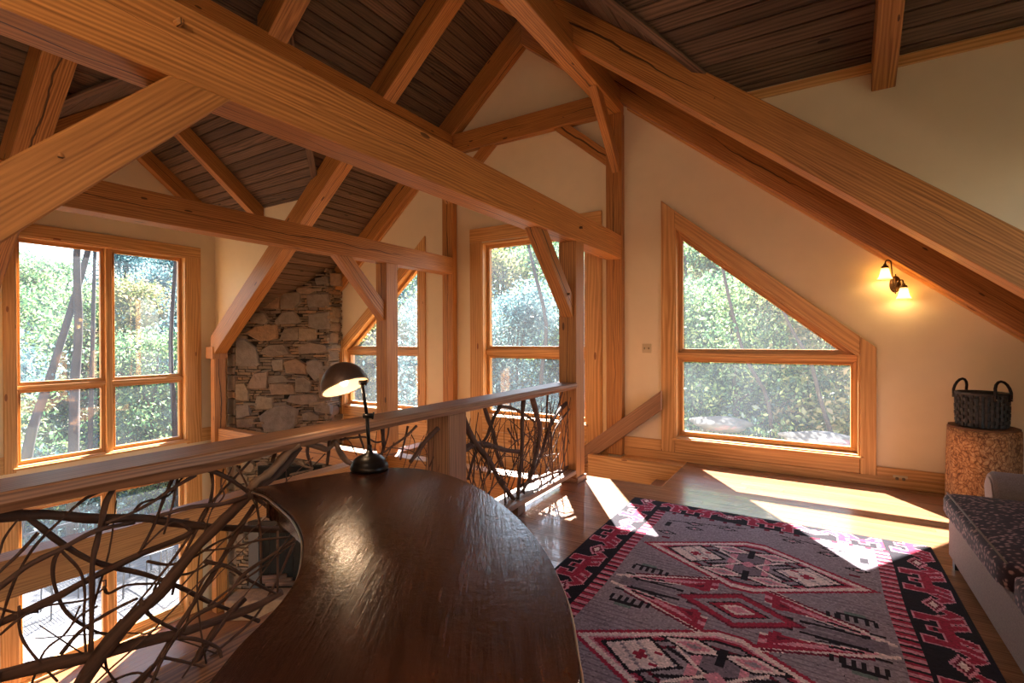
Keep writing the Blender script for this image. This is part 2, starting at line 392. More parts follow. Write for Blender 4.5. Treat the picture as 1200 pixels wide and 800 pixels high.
# ================================================================ STRUCTURE
# ---- ceilings made of separate boards, with the roof deck over them
ROW = .0985
ceil_main = empty('ceiling', (RX, 2, ZC), 'dark brown board ceiling of the main roof with narrow grooved planks', kind='structure')
ceil_cross = empty('ceiling', (RX, CY, ZX), 'dark brown board ceiling of the crossing roof', kind='structure')
deck_bm = bmesh.new()
def plank(quad, parent, mat='ceiling_board', gap=.0035, th=.018):
    q = [Vector(p) for p in quad]                     # q0->q1 lower edge, q3->q2 upper edge
    n = (q[1]-q[0]).cross(q[3]-q[0]).normalized()
    if n.z < 0: n = -n
    for s in (0,):
        b = [deck_bm.verts.new(p+n*.02) for p in q]+[deck_bm.verts.new(p+n*.22) for p in q]
        for f in ((0, 1, 2, 3), (7, 6, 5, 4), (0, 4, 5, 1), (1, 5, 6, 2), (2, 6, 7, 3), (3, 7, 4, 0)): deck_bm.faces.new([b[i] for i in f])
    a = (q[3]-q[0]); a2 = (q[2]-q[1]); g0 = a*(gap/a.length); g1 = a2*(gap/a2.length)
    jit = n*rnd.uniform(0, .003)
    qq = [q[0]+g0+jit, q[1]+g1+jit, q[2]-g1+jit, q[3]-g0+jit]
    c = .008
    low = [qq[0]+g0.normalized()*c, qq[1]+g1.normalized()*c, qq[2]-g1.normalized()*c, qq[3]-g0.normalized()*c]
    vs = low+[p+n*c for p in qq]+[p+n*th for p in qq]
    fs = [(3, 2, 1, 0), (11, 10, 9, 8)][::-1]
    for k in range(4):
        j = (k+1) % 4; fs += [(k, j, 4+j, 4+k), (4+k, 4+j, 8+j, 8+k)]
    solid('plank', vs, fs, mat, parent, q[1]-q[0], n)
for side in (-1, 1):
    dmax = 5.95 if side < 0 else 6.6
    d = 0
    while d < dmax:
        d1 = min(d+ROW, dmax); k0 = min(HW, max(0, d-1.30)); k1 = min(HW, max(0, d1-1.30))
        P = lambda dd, y: (RX+side*dd, y, ZC-SL*dd)
        if k1 > 0:
            plank([P(d1, CY+k1), P(d1, GY+.05), P(d, GY+.05), P(d, CY+k0)], ceil_main)
            plank([P(d1, -1.0), P(d1, CY-k1), P(d, CY-k0), P(d, -1.0)], ceil_main)
        else: plank([P(d1, -1.0), P(d1, GY+.05), P(d, GY+.05), P(d, -1.0)], ceil_main)
        d = d1
for side in (-1, 1):
    for sy in (-1, 1):
        e = 0; xe = WX-.02 if side < 0 else EX
        while e < HW-1e-6:
            e1 = min(e+ROW, HW)
            P = lambda x, ee: (x, CY+sy*ee, ZX-SL*ee)
            plank([P(RX+side*(1.3+e1), e1), P(xe, e1), P(xe, e), P(RX+side*(1.3+e), e)], ceil_cross)
            e = e1
me = bpy.data.meshes.new('roof'); deck_bm.to_mesh(me); deck_bm.free()
link('roof', me, 'roofing', None, None, 'structure')
for side in (-1, 1):                                   # valley boards and cross ridge strip
    for sy in (-1, 1):
        a = Vector((RX+side*1.3, CY, ZX)); b = Vector((RX+side*2.95, CY+sy*HW, ZE))
        timber('valley_board', a-Vector((0, 0, .03)), b-Vector((0, 0, .03)), .09, .03, 'ceiling_board', ceil_cross, bev=.003)

# ---- walls
def xz_mirror(x): return 2*RX-x
winR = [(-1.46, .27), (.40, .27), (.40, 1.31), (-1.46, 2.86)]
winL = [(xz_mirror(u), v) for u, v in winR]
tall = [(-4.34, .33), (-2.62, .33), (-2.62, 2.96), (-4.34, 2.96)]
ge = [(WX-.25, GF-.3), (EX+.2, GF-.3), (EX+.2, zc(EX+.2)+.0), (RX, ZC), (WX-.25, zc(WX-.25))]
wall('wall_north', ge, [winR, winL, tall], 'y', GY, GY+.24)
winW = [(2.19, -.27), (4.36, -.27), (4.36, 2.95), (2.19, 2.95)]
doorW = [(2.19, GF+.02), (4.36, GF+.02), (4.36, -.86), (2.19, -.86)]
wall('wall_west', [(-1.0, GF-.3), (GY+.24, GF-.3), (GY+.24, zc(WX)), (CY+HW, zc(WX)), (CY+HW, ZE), (CY, ZX), (CY-HW, ZE), (CY-HW, zc(WX)), (-1.0, zc(WX))], [winW, doorW], 'x', WX-.24, WX)
eastW = [(2.1, .7), (4.3, .7), (4.3, 2.9), (2.1, 2.9)]
wall('wall_east', [(-1.0, 0), (GY, 0), (GY, zc(EX)), (CY+HW, zc(EX)), (CY+HW, ZE), (CY, ZX), (CY-HW, ZE), (CY-HW, zc(EX)), (-1, zc(EX))], [eastW], 'x', EX, EX+.2)
wall('wall_south', [(WX-.25, GF-.3), (EX+.2, GF-.3), (EX+.2, zc(EX+.2)), (RX, ZC), (WX-.25, zc(WX-.25))], [], 'y', -1.22, -1.0)
BY = 4.73                                              # centre of the timber bent; crossing-roof side walls stand over it
for nm, x0, x1 in (('wall_north_west_gusset', WX, RX-2.95), ('wall_north_east_gusset', EX, RX+2.95)):
    wall(nm, [(x0, zb(x0)+.2), (x1, zb(x1)+.2), (x1, ZE+.02), (x0, ZE+.02)], [], 'y', 4.86, 4.96)
    wall(nm.replace('north', 'south', 1), [(x0, zb(x0)+.2), (x1, zb(x1)+.2), (x1, ZE+.02), (x0, ZE+.02)], [], 'y', 1.54, 1.64)

# ---- floors
fl = empty('floor', (0, 2, 0), 'loft floor of reddish brown hardwood strips', kind='structure')
box('subfloor', (-2.44, -1.0, -.28), (EX, 4.98, -.022), 'floor_board', fl)
box('subfloor', (-1.31, 4.98, -.28), (EX, GY, -.022), 'floor_board', fl)
y = GY; bw = .085; rr = random.Random(3); row = 0
while y > .9:
    y0 = y-bw; x0 = -2.44 if y0 < 4.97 else -1.31; cuts = [x0]; x = x0-rr.uniform(0, 1.6)
    step = 1.9 if y > 2.4 else 6
    while x < EX:
        x += rr.uniform(step*.7, step*1.3)
        if x > x0+.25 and x < EX-.3: cuts.append(x)
    cuts.append(EX)
    for a, b in zip(cuts, cuts[1:]):
        box('floor_board', (a+.0008, y0+.0008, -.022), (b-.0008, y-.0008, rr.uniform(-.0008, 0)), 'floor_board', fl)
    y = y0; row += 1
box('floor_board', (-2.44, -1.0, -.022), (EX, y, 0), 'floor_board', fl)
gf = empty('floor_ground', (-6, 2, GF), 'ground floor of brown hardwood strips', kind='structure')
box('subfloor', (WX, -1, GF-.2), (-1.0, GY, GF-.015), 'lower_floor', gf)
x = WX
while x < -5.2:
    box('floor_board', (x+.001, -1, GF-.015), (x+.119, GY, GF), 'lower_floor', gf, (0, 1, 0)); x += .12
box('floor_board', (x, -1, GF-.015), (-1, GY, GF), 'lower_floor', gf, (0, 1, 0))

# ---- window units (casing, jamb, sash, glass pane)
def window(name, label, plane, hole, panes, front, sgn, casings, kind='structure'):
    """sgn +1: outside lies towards + of the plane axis"""
    c = [sum(p[0] for p in hole)/len(hole), min(p[1] for p in hole)]
    E_ = empty(name, plane3(plane, c[0], c[1], front), label, kind=kind)
    jq = ring('jamb', hole, .018, plane, front-.02*sgn, front+.235*sgn, 'pine', E_)
    for p in panes:
        q = ring('sash', p, .045, plane, front+.10*sgn, front+.16*sgn, 'pine', E_, .004)
        q2 = ring('glazing_bead', q, .012, plane, front+.085*sgn, front+.145*sgn, 'pine', E_, .003)
        board('pane', inset(q, .0), plane, front+.128*sgn, front+.134*sgn, 'glass', E_, bev=0)
    for poly, g, t in casings: board('casing', poly, plane, front-t*sgn, front-.001*sgn, 'pine', E_, g, .004)
    return E_
def inner(poly): return inset(poly, .018)
# east gable window
def slope_window(name, label, f):
    def X(pts): return [(f(u), v) for u, v in pts]
    hole = [(-1.46, .27), (.40, .27), (.40, 1.31), (-1.46, 2.86)]
    hi = inset(hole, .018)
    sl_ = (hi[3][1]-hi[2][1])/(hi[3][0]-hi[2][0])
    zt = lambda u: hi[2][1]+(u-hi[2][0])*sl_
    lower = [(-1.442, .288), (.382, .288), (.382, 1.262), (-1.442, 1.262)]
    xr = hi[2][0]+(1.31-hi[2][1])/sl_
    upper = [(-1.442, 1.31), (min(.382, xr), 1.31), (-1.442, zt(-1.442))]
    cas = [([(-1.62, .10), (-1.46, .10), (-1.46, 3.06), (-1.62, 3.20)], (0, 1), .034),
           ([(-1.458, 2.862), (.398, 1.315), (.398, 1.51), (-1.458, 3.058)], (1, -.833), .030),
           ([(.402, .10), (.535, .10), (.535, 1.395), (.402, 1.505)], (0, 1), .040),
           ([(-1.458, .10), (.398, .10), (.398, .255), (-1.458, .255)], (1, 0), .026)]
    E_ = window(name, label, 'y', X(hole), [X(lower), X(upper)], GY, 1, [(X(p), (g[0]*(1 if f(1) > f(0) else -1), g[1]), t) for p, g, t in cas])
    board('transom', X([(-1.442, 1.256), (.382, 1.256), (.382, 1.316), (-1.442, 1.316)]), 'y', GY+.06, GY+.17, 'pine', E_)
    board('sill', X([(-1.50, .252), (.43, .252), (.43, .275), (-1.50, .275)]), 'y', GY-.055, GY+.02, 'pine', E_)
    return E_
slope_window('window_1', 'slanted gable window at the right with a low transom and pine casing', lambda u: u)
slope_window('window_2', 'slanted gable window beside the stone chimney', xz_mirror)
# tall centre window
cas = [([(-4.56, -.15), (-4.34, -.15), (-4.34, 2.98), (-4.56, 2.98)], (0, 1), .03),
       ([(-2.62, -.15), (-2.40, -.15), (-2.40, 2.98), (-2.62, 2.98)], (0, 1), .03),
       ([(-4.56, 2.982), (-2.40, 2.982), (-2.40, 3.19), (-4.56, 3.19)], (1, 0), .034),
       ([(-4.338, .10), (-2.622, .10), (-2.622, .31), (-4.338, .31)], (1, 0), .026)]
E3 = window('window_3', 'tall centre gable window behind the loft railing', 'y', tall,
       [[(-4.322, .348), (-2.638, .348), (-2.638, 1.262), (-4.322, 1.262)], [(-4.322, 1.33), (-2.638, 1.33), (-2.638, 2.942), (-4.322, 2.942)]], GY, 1, cas)
board('transom', [(-4.322, 1.256), (-2.638, 1.256), (-2.638, 1.336), (-4.322, 1.336)], 'y', GY+.06, GY+.17, 'pine', E3)
board('sill', [(-4.36, .31), (-2.60, .31), (-2.60, .335), (-4.36, .335)], 'y', GY-.055, GY+.02, 'pine', E3)
# west window, four panes
def four(name, label, hole, um, zs, cas):
    a, b, c, d = hole[0][0]+.018, hole[2][0]-.018, hole[0][1]+.018, hole[2][1]-.018
    if zs: rows_ = [(c, zs-.02), (zs+.02, d)]
    else: rows_ = [(c, d)]
    panes = [[(u0, v0), (u1, v0), (u1, v1), (u0, v1)] for v0, v1 in rows_ for u0, u1 in ((a, um-.035), (um+.035, b))]
    E_ = window(name, label, 'x', hole, panes, WX, -1, cas)
    board('mullion', [(um-.04, c), (um+.04, c), (um+.04, d), (um-.04, d)], 'x', WX-.17, WX-.03, 'pine', E_, (0, 1))
    if zs: board('transom', [(a, zs-.025), (b, zs-.025), (b, zs+.025), (a, zs+.025)], 'x', WX-.17, WX-.05, 'pine', E_)
    return E_
casW = [([(2.07, -.33), (2.19, -.33), (2.19, 2.95), (2.07, 2.95)], (0, 1), .03), ([(4.36, -.33), (4.60, -.33), (4.60, 2.95), (4.36, 2.95)], (0, 1), .03),
        ([(2.07, 2.952), (4.60, 2.952), (4.60, 3.135), (2.07, 3.135)], (1, 0), .034)]
E4 = four('window_4', 'large four-pane window in the west wall of the great room', winW, 3.27, .83, casW)
board('sill', [(2.15, -.30), (4.40, -.30), (4.40, -.268), (2.15, -.268)], 'x', WX+.06, WX-.1, 'pine', E4)
casD = [([(2.02, GF), (2.19, GF), (2.19, -.85), (2.02, -.85)], (0, 1), .03), ([(4.36, GF), (4.60, GF), (4.60, -.85), (4.36, -.85)], (0, 1), .03),
        ([(2.02, -.848), (4.60, -.848), (4.60, -.62), (2.02, -.62)], (1, 0), .034)]
E5 = four('door_1', 'pair of glazed patio doors opening onto the deck', doorW, 3.27, 0, casD)
for u0, u1 in ((2.21, 3.235), (3.305, 4.342)):
    board('bottom_rail', [(u0, GF+.04), (u1, GF+.04), (u1, GF+.19), (u0, GF+.19)], 'x', WX-.165, WX-.095, 'pine', E5)
tube('door_handle', [(WX-.06, 3.20, -2.35), (WX-.03, 3.20, -2.35), (WX-.03, 3.20, -2.25), (WX-.03, 3.12, -2.25)], .011, 'black_metal', E5)
E6 = empty('window_5', (EX, 3.25, .4), 'wide window in the east end of the crossing roof', kind='structure')
ring('sash', eastW, .07, 'x', EX+.02, EX+.12, 'pine', E6)
board('pane', inset(eastW, .07), 'x', EX+.06, EX+.066, 'glass', E6, bev=0)

# ---- trim boards
def trim(name, *a, **k):
    o = board(name, *a, **k); o['kind'] = 'structure'; return o
trim('baseboard_north', [(-2.1, 0), (EX, 0), (EX, .10), (-2.1, .10)], 'y', GY-.036, GY-.001)
trim('baseboard_north_east', [(.537, .10), (EX, .10), (EX, .19), (.537, .19)], 'y', GY-.024, GY-.001)
trim('baseboard_north_centre', [(-2.1, .10), (-1.622, .10), (-1.622, .235), (-2.1, .235)], 'y', GY-.024, GY-.001)
for k in range(5):
    z0 = .095-.205*(k+1)
    trim('trim_%d' % (k+1), [(-7.5, z0), (-5.10 if 0 else -2.32, z0), (-2.32, z0+.20), (-7.5, z0+.20)], 'y', GY-.022, GY-.001)
trim('trim_6', [(-7.5, -.51), (-1.35, -.51), (-1.35, -.455), (-7.5, -.455)], 'y', GY-.27, GY-.023)
trim('trim_7', [(-7.5, -.82), (-1.35, -.82), (-1.35, -.512), (-7.5, -.512)], 'y', GY-.24, GY-.023)
trim('trim_8', [(4.602, -.33), (4.9, -.33), (4.9, -.09), (4.602, -.09)], 'x', WX+.022, WX+.001)
trim('trim_9', [(-1, -.33), (2.068, -.33), (2.068, -.09), (-1, -.09)], 'x', WX+.022, WX+.001)
for nm, x0, x1 in (('trim_10', RX+2.95, EX),):
    trim(nm, [(x0, ZE-.075), (x1, ZE-.075), (x1, ZE+.005), (x0, ZE+.005)], 'y', 4.835, 4.859)
for nm, p in (('trim_12', 1), ('trim_13', -1)):        # small bead below the wall rafters
    xa, xb = RX+p*1.5, RX+p*(6.4 if p > 0 else 5.8)
    trim(nm, [(xa, zb(xa)-.03), (xb, zb(xb)-.03), (xb, zb(xb)+.05), (xa, zb(xa)+.05)], 'y', GY-.03, GY-.001, g=(1, -SL*p))

# ================================================================ TIMBER FRAME
def peg(parent, p, d, r=.012, l=.03):
    p = Vector(p); tube('peg', [p-Vector(d)*.03, p+Vector(d)*l], r, 'timber_smooth', parent, 6)
def T_(name, label, cat, *a, group=None, **k):
    o = timber(name, *a, **k); tag(o, label, cat, group); return o
b1 = T_('tie_beam', 'long heavy tie beam running over the loft railing to the gable post', 'beam', (-2.2, -1.2, 2.66), (-2.2, 6.09, 2.66), .2, .30)
for y, z in ((.95, 2.72), (4.78, 2.66)): peg(b1, (-2.10, y, z), (1, 0, 0), .014, .035)
b2 = T_('tie_beam', 'tie beam crossing the great room in front of the stone chimney', 'beam', (-4.93, -1.2, 2.64), (-4.93, 6.09, 2.64), .2, .26)
# posts
p675 = T_('timber_post', 'square post at the far end of the loft railing under the long tie beam', 'post', (-2.2, 4.79, 0), (-2.2, 4.79, 2.51), .2, .21, up=(0, 1, 0))
box('post_foot', (-2.32, 4.67, 0), (-2.08, 4.91, .05), 'rail_wood', p675, (0, 1, 0), .004)
p455 = T_('timber_post', 'great room post in front of the slanted window beside the chimney', 'post', (-4.93, 4.79, -.04), (-4.93, 4.79, 2.51), .2, .21, up=(0, 1, 0))
p735 = T_('timber_post', 'tall gable wall post between the tall window and the light switch', 'post', (-2.2, 6.14, 0), (-2.2, 6.14, 4.38), .21, .118, up=(0, 1, 0))
p530 = T_('timber_post', 'tall gable wall post left of the tall centre window', 'post', (-4.93, 6.14, GF), (-4.93, 6.14, 4.38), .21, .118, up=(0, 1, 0))
for p_, x in ((p735, -2.2), (p530, -4.93)):
    for z in (2.62, 2.72, 3.75, 4.5 if x > -3 else 4.2): peg(p_, (x+.04, 6.08, z), (0, -1, 0), .011, .012)
pL = T_('timber_post', 'near post left of the view carrying the long tie beam and its brace', 'post', (-2.2, -.30, 0), (-2.2, -.30, 2.51), .2, .2, up=(0, 1, 0))
pL2 = T_('timber_post', 'near great room post carrying the second tie beam, out of view', 'post', (-4.93, -.30, GF), (-4.93, -.30, 2.51), .2, .2, up=(0, 1, 0))
pc = T_('timber_post', 'slim corner post between the west wall and the stone chimney', 'post', (-9.08, 4.74, GF), (-9.08, 4.74, 1.24), .13, .2, up=(0, 1, 0))
box('bracket_block', (-9.22, 4.60, 1.16), (-8.99, 4.86, 1.37), 'timber_smooth', pc, (0, 0, 1), .006)
# knee braces
def knee(name, label, x, yp, ypz, yb, zbm, depth=.16, wd=.13, group=None):
    a = Vector((x, yp, ypz)); b = Vector((x, yb, zbm)); d = (b-a).normalized(); s = 1 if yb > yp else -1
    return T_(name, label, 'brace', a-d*.02, b+d*.2, wd, depth, cut0=((x, yp, 0), (0, 1, 0)), cut1=((x, yb, zbm), (0, 0, 1)), mat='timber_smooth', group=group)
k1 = knee('knee_brace', 'knee brace from the railing end post up to the long tie beam', -2.2, 4.685, 1.83, 4.01, 2.51, .16, .13)
k2 = knee('knee_brace', 'knee brace from the great room post up to the second tie beam', -4.93, 4.685, 1.86, 4.04, 2.51, .17, .13)
k3 = knee('knee_brace', 'big dark knee brace at the upper left meeting the long tie beam', -2.19, -.20, 1.235, 1.04, 2.51, .17, .19)
peg(k1, (-2.135, 4.55, 1.95), (1, 0, 0)); peg(k3, (-2.095, .6, 2.1), (1, 0, 0), .010, .004)
# purlins
u1 = T_('purlin', 'upper beam running from above the viewer to the top of the tall gable post', 'beam', (-2.2, -.9, 4.53), (-2.2, 6.19, 4.53), .2, .29)
u2 = T_('purlin', 'upper beam on the far side of the roof, ending above the second gable post', 'beam', (-4.91, -.9, 4.53), (-4.91, 6.19, 4.53), .2, .29)
k4 = knee('knee_brace', 'slim brace hanging from the upper beam beside the tall gable post', -2.17, 6.08, 3.72, 5.40, 4.385, .15, .10)
k5 = knee('knee_brace', 'slim brace hanging from the far upper beam above the second tie beam', -4.91, 6.08, 3.72, 5.40, 4.385, .15, .10)
# collar on the gable with its two braces
c1 = T_('collar_beam', 'collar beam across the gable wall between the two tall posts', 'beam', (-4.83, 6.13, 4.535), (-2.3, 6.13, 4.535), .12, .29)
for x, z in ((-4.5, 4.45), (-3.6, 4.47), (-2.9, 4.5), (-3.85, 4.55)): peg(c1, (x, 6.07, z), (0, -1, 0), .011, .012)
def brace_x(label, xa, za, xb, zb_):
    a = Vector((xa, 6.15, za)); b = Vector((xb, 6.15, zb_)); d = (b-a).normalized()
    return T_('collar_brace', label, 'brace', a, b+d*.2, .09, .16, cut0=((xa, 0, 0), (1, 0, 0)), cut1=((0, 0, zb_), (0, 0, 1)), mat='timber_smooth')
brace_x('brace under the right end of the gable collar beam', -2.3, 3.84, -2.95, 4.39)
brace_x('brace under the left end of the gable collar beam', -4.83, 3.84, -4.18, 4.39)
# rafters
def rafter(label, side, yc, wd, d0, d1, depth=.40, name='principal_rafter', seat=False):
    """plumb depth = depth, underside on the roof line"""
    y0, y1 = yc-wd/2, yc+wd/2; P = lambda d, y, h: (RX+side*d, y, zb(RX+side*d)+h)
    vs = [P(d0, y0, 0), P(d0, y1, 0), P(d0, y1, depth), P(d0, y0, depth), P(d1, y0, 0), P(d1, y1, 0), P(d1, y1, depth), P(d1, y0, depth)]
    o = solid(name, vs, [(0, 1, 2, 3), (7, 6, 5, 4), (0, 4, 5, 1), (1, 5, 6, 2), (2, 6, 7, 3), (3, 7, 4, 0)], 'timber', None, (side, 0, -SL), (0, 0, 1), .006)
    return tag(o, label, 'rafter')
r = rafter('heavy rafter above the sloping right wall, nearer of the pair', 1, BY, .22, 0, 6.5)
for x in (-1.6, -.75, .3): peg(r, (x, BY-.115, zb(x)+.2), (0, -1, 0), .010, .004)
rafter('rafter lying against the right half of the gable wall', 1, 6.12, .15, 0, 6.5)
rafter('long rafter descending to the corner post left of the chimney', -1, BY, .22, 0, 5.55)
rafter('rafter lying against the left half of the gable wall', -1, 6.12, .15, 0, 5.8)
rafter('wide rafter at the upper left above the four-pane window', -1, 1.62, .24, 0, 5.8)
rafter('near rafter over the right side, above the viewer', 1, 1.62, .24, 0, 6.5)
rafter('short rafter ending where the two roofs cross, above the long tie beam', -1, 3.14, .22, 0, 1.45)
rafter('short rafter on the right side of the ridge above the viewer', 1, 3.14, .22, 0, 1.35)
def jack(label, x0, x1, sy, depth=.28, e0=0, e1=HW):
    P = lambda e, x, h: (x, CY+sy*e, ZX-SL*e+h)
    vs = [P(e0, x0, -depth), P(e0, x1, -depth), P(e0, x1, 0), P(e0, x0, 0), P(e1, x0, -depth), P(e1, x1, -depth), P(e1, x1, 0), P(e1, x0, 0)]
    o = solid('crossing_rafter', vs, [(0, 1, 2, 3), (7, 6, 5, 4), (0, 4, 5, 1), (1, 5, 6, 2), (2, 6, 7, 3), (3, 7, 4, 0)], 'timber', None, (0, sy, -SL), (0, 0, 1), .005)
    return tag(o, label, 'rafter')
jack('slanting rafter of the crossing roof nearest the chimney', -8.0, -7.86, 1)
jack('rafter of the crossing roof against the west wall above the window', WX+.002, WX+.15, 1)
jack('near slope rafter of the crossing roof, left of the ridge', -8.0, -7.86, -1)
jack('near slope rafter against the west wall', WX+.002, WX+.15, -1)
jack('rafter end hanging before the upper right wall', .385, .54, 1, .25)
jack('near slope rafter over the upper right', .385, .54, -1, .25)
# floor girts
g1 = T_('floor_girt', 'floor-level beam crossing the great room below the second tie beam', 'beam', (-4.93, -1, -.185), (-4.93, 5.9, -.185), .2, .28)
g2 = T_('floor_girt', 'floor-level beam running from the corner post past the stone chimney', 'beam', (-9.02, 4.78, -.20), (-5.03, 4.78, -.20), .18, .25)
g3 = T_('floor_girt', 'floor-level beam between the great room post and the loft edge', 'beam', (-4.83, 4.79, -.185), (-2.45, 4.79, -.185), .2, .28)
g4 = T_('loft_edge_beam', 'edge beam of the loft floor below the branch railing', 'beam', (-2.52, -1, -.17), (-2.52, 5.0, -.17), .14, .30)

# ================================================================ STONE CHIMNEY
chim = empty('chimney', (-8.2, 5.5, GF), 'tall fieldstone chimney with flat dry-stacked stones in the corner', 'chimney')
A0 = Vector((-7.57, GY, 0)); A1 = Vector((-7.57, 5.90, 0)); A2 = Vector((-8.93, 4.96, 0)); A3 = Vector((-9.2, 4.98, 0))
# dark core
core = [A0, A1, A2, A3, Vector((-9.2, GY, 0))]
def core_top(p): return zc(p.x)-.01
cen = Vector((-8.5, 5.7, 0))
cp = [p+(cen-p).normalized()*.05 for p in core]; cp[0].y = GY; cp[4].y = GY
vs = [Vector((p.x, p.y, GF)) for p in cp]+[Vector((p.x, p.y, core_top(p))) for p in cp]
solid('core', vs, [(0, 1, 2, 3, 4), (9, 8, 7, 6, 5)]+[(i, (i+1) % 5, 5+(i+1) % 5, 5+i) for i in range(5)], 'mortar', chim)
U_ = (A2-A1); FL = U_.length; U_ /= FL; Nf = Vector((-U_.y, U_.x, 0)); Nf = Nf if Nf.y < 0 else -Nf
def on_front(px, py):
    d = ray(px, py); t = (A1-CAM).dot(Nf)/d.dot(Nf); p = CAM+d*t
    return ((p-A1).dot(U_), p.z)
def stone_poly(poly, org, ud, nd, prot, parent, name='stone', mat='stone', rng=rnd, inw=.05, dome=.35):
    """irregular stone: outline -> shrunk rough face pushed out"""
    n = len(poly); cx = sum(p[0] for p in poly)/n; cy = sum(p[1] for p in poly)/n
    W = lambda u, v, d: org+ud*u+Vector((0, 0, v))+nd*d
    vs = [W(u, v, -inw) for u, v in poly]+[W(cx+(u-cx)*.99, cy+(v-cy)*.99, prot*dome) for u, v in poly]
    vs += [W(cx+(u-cx)*.86, cy+(v-cy)*.86, prot*rng.uniform(.75, 1.1)) for u, v in poly]+[W(cx+rng.uniform(-.1, .1)*.1, cy, prot*rng.uniform(.9, 1.15))]
    fs = [tuple(range(n))]
    for k in range(n):
        j = (k+1) % n; fs += [(k, j, n+j, n+k), (n+k, n+j, 2*n+j, 2*n+k), (2*n+k, 2*n+j, 3*n)]
    return solid(name, vs, fs, mat, parent)
# large stones traced on the front face (photo pixels -> real face plane)
S_ = lambda ox, oy, k, pts: [on_front(ox+x/k, oy+y/k) for x, y in pts]
big_a = [[(430,235),(540,225),(545,290),(500,330),(430,330)], [(590,245),(720,235),(722,318),(600,315)], [(735,110),(800,110),(800,185),(738,180)],
 [(395,400),(440,350),(500,345),(545,400),(530,420),(400,425)], [(600,365),(720,350),(722,450),(640,455),(600,440)], [(210,480),(270,440),(395,430),(400,510),(300,530)],
 [(450,455),(535,448),(535,520),(420,520)], [(540,450),(645,455),(640,520),(540,525)], [(150,520),(200,520),(270,580),(285,670),(260,685),(150,680)],
 [(295,600),(350,555),(440,550),(480,610),(380,625)], [(540,570),(600,540),(700,555),(720,595),(545,612)], [(240,360),(320,355),(345,400),(330,425),(240,415)],
 [(370,650),(440,645),(440,710),(380,715)], [(450,660),(520,640),(580,680),(580,735),(460,725)], [(590,660),(640,645),(680,660),(700,730),(640,780),(590,720)],
 [(525,200),(600,195),(640,215),(600,235),(530,230)], [(310,270),(420,260),(415,330),(320,325)], [(640,140),(720,130),(720,170),(650,180)]]
big_b = [[(260,40),(340,30),(335,130),(215,130)], [(350,60),(440,50),(480,90),(350,100)], [(355,105),(500,108),(510,165),(370,170)], [(520,70),(570,62),(612,90),(600,155),(520,150)],
 [(145,105),(200,100),(225,150),(220,205),(150,200)], [(280,180),(370,190),(375,255),(265,255)], [(300,310),(370,250),(450,235),(525,270),(515,350),(480,390),(330,398)],
 [(490,175),(650,170),(650,215),(560,235),(470,215)], [(150,235),(225,235),(235,300),(150,320)], [(150,325),(260,322),(250,372),(155,375)], [(560,290),(610,275),(655,300),(650,330),(570,330)],
 [(640,240),(700,215),(735,240),(735,290),(640,275)], [(665,40),(735,45),(735,110),(665,110)], [(660,120),(730,125),(735,190),(670,195)]]
boxes_ = []
def add_big(poly):
    us = [p[0] for p in poly]; vs = [p[1] for p in poly]; boxes_.append((min(us), max(us), min(vs), max(vs)))
    c = (sum(us)/len(us), sum(vs)/len(vs)); poly = [(c[0]+(a-c[0])*1.12, c[1]+(b-c[1])*1.10) for a, b in poly]
    if len(poly) < 6:
        q = []
        for i in range(len(poly)):
            a, b = poly[i], poly[(i+1) % len(poly)]; q.append(a); m = ((a[0]+b[0])/2, (a[1]+b[1])/2); f = rnd.uniform(1.0, 1.06)
            q.append((c[0]+(m[0]-c[0])*f, c[1]+(m[1]-c[1])*f))
        poly = q
    stone_poly(poly, A1, U_, Nf, rnd.uniform(.035, .055), chim)
for p in big_a: add_big(S_(250, 300, 5.335, p))
for p in big_b: add_big(S_(250, 430, 5.335, p))
# big stones below the loft level (seen through the railing)
v = -.35
while v > GF+.1:
    h = rnd.uniform(.18, .34); u = .02
    while u < FL-.1:
        ww = rnd.uniform(.16, .42); u1 = min(u+ww, FL)
        if rnd.random() < .62 and not (.25 < u < 1.45 and v < -1.75):
            poly = []
            for k in range(8):
                a = 2*PI*k/8+.3; ca, sa = math.cos(a), math.sin(a); s = 1/max(abs(ca), abs(sa))**.6
                poly.append(((u+u1)/2+ca*s*(u1-u)*.44*rnd.uniform(.85, 1), v-h/2+sa*s*h*.44*rnd.uniform(.85, 1)))
            add_big(poly)
        u = u1
    v -= h
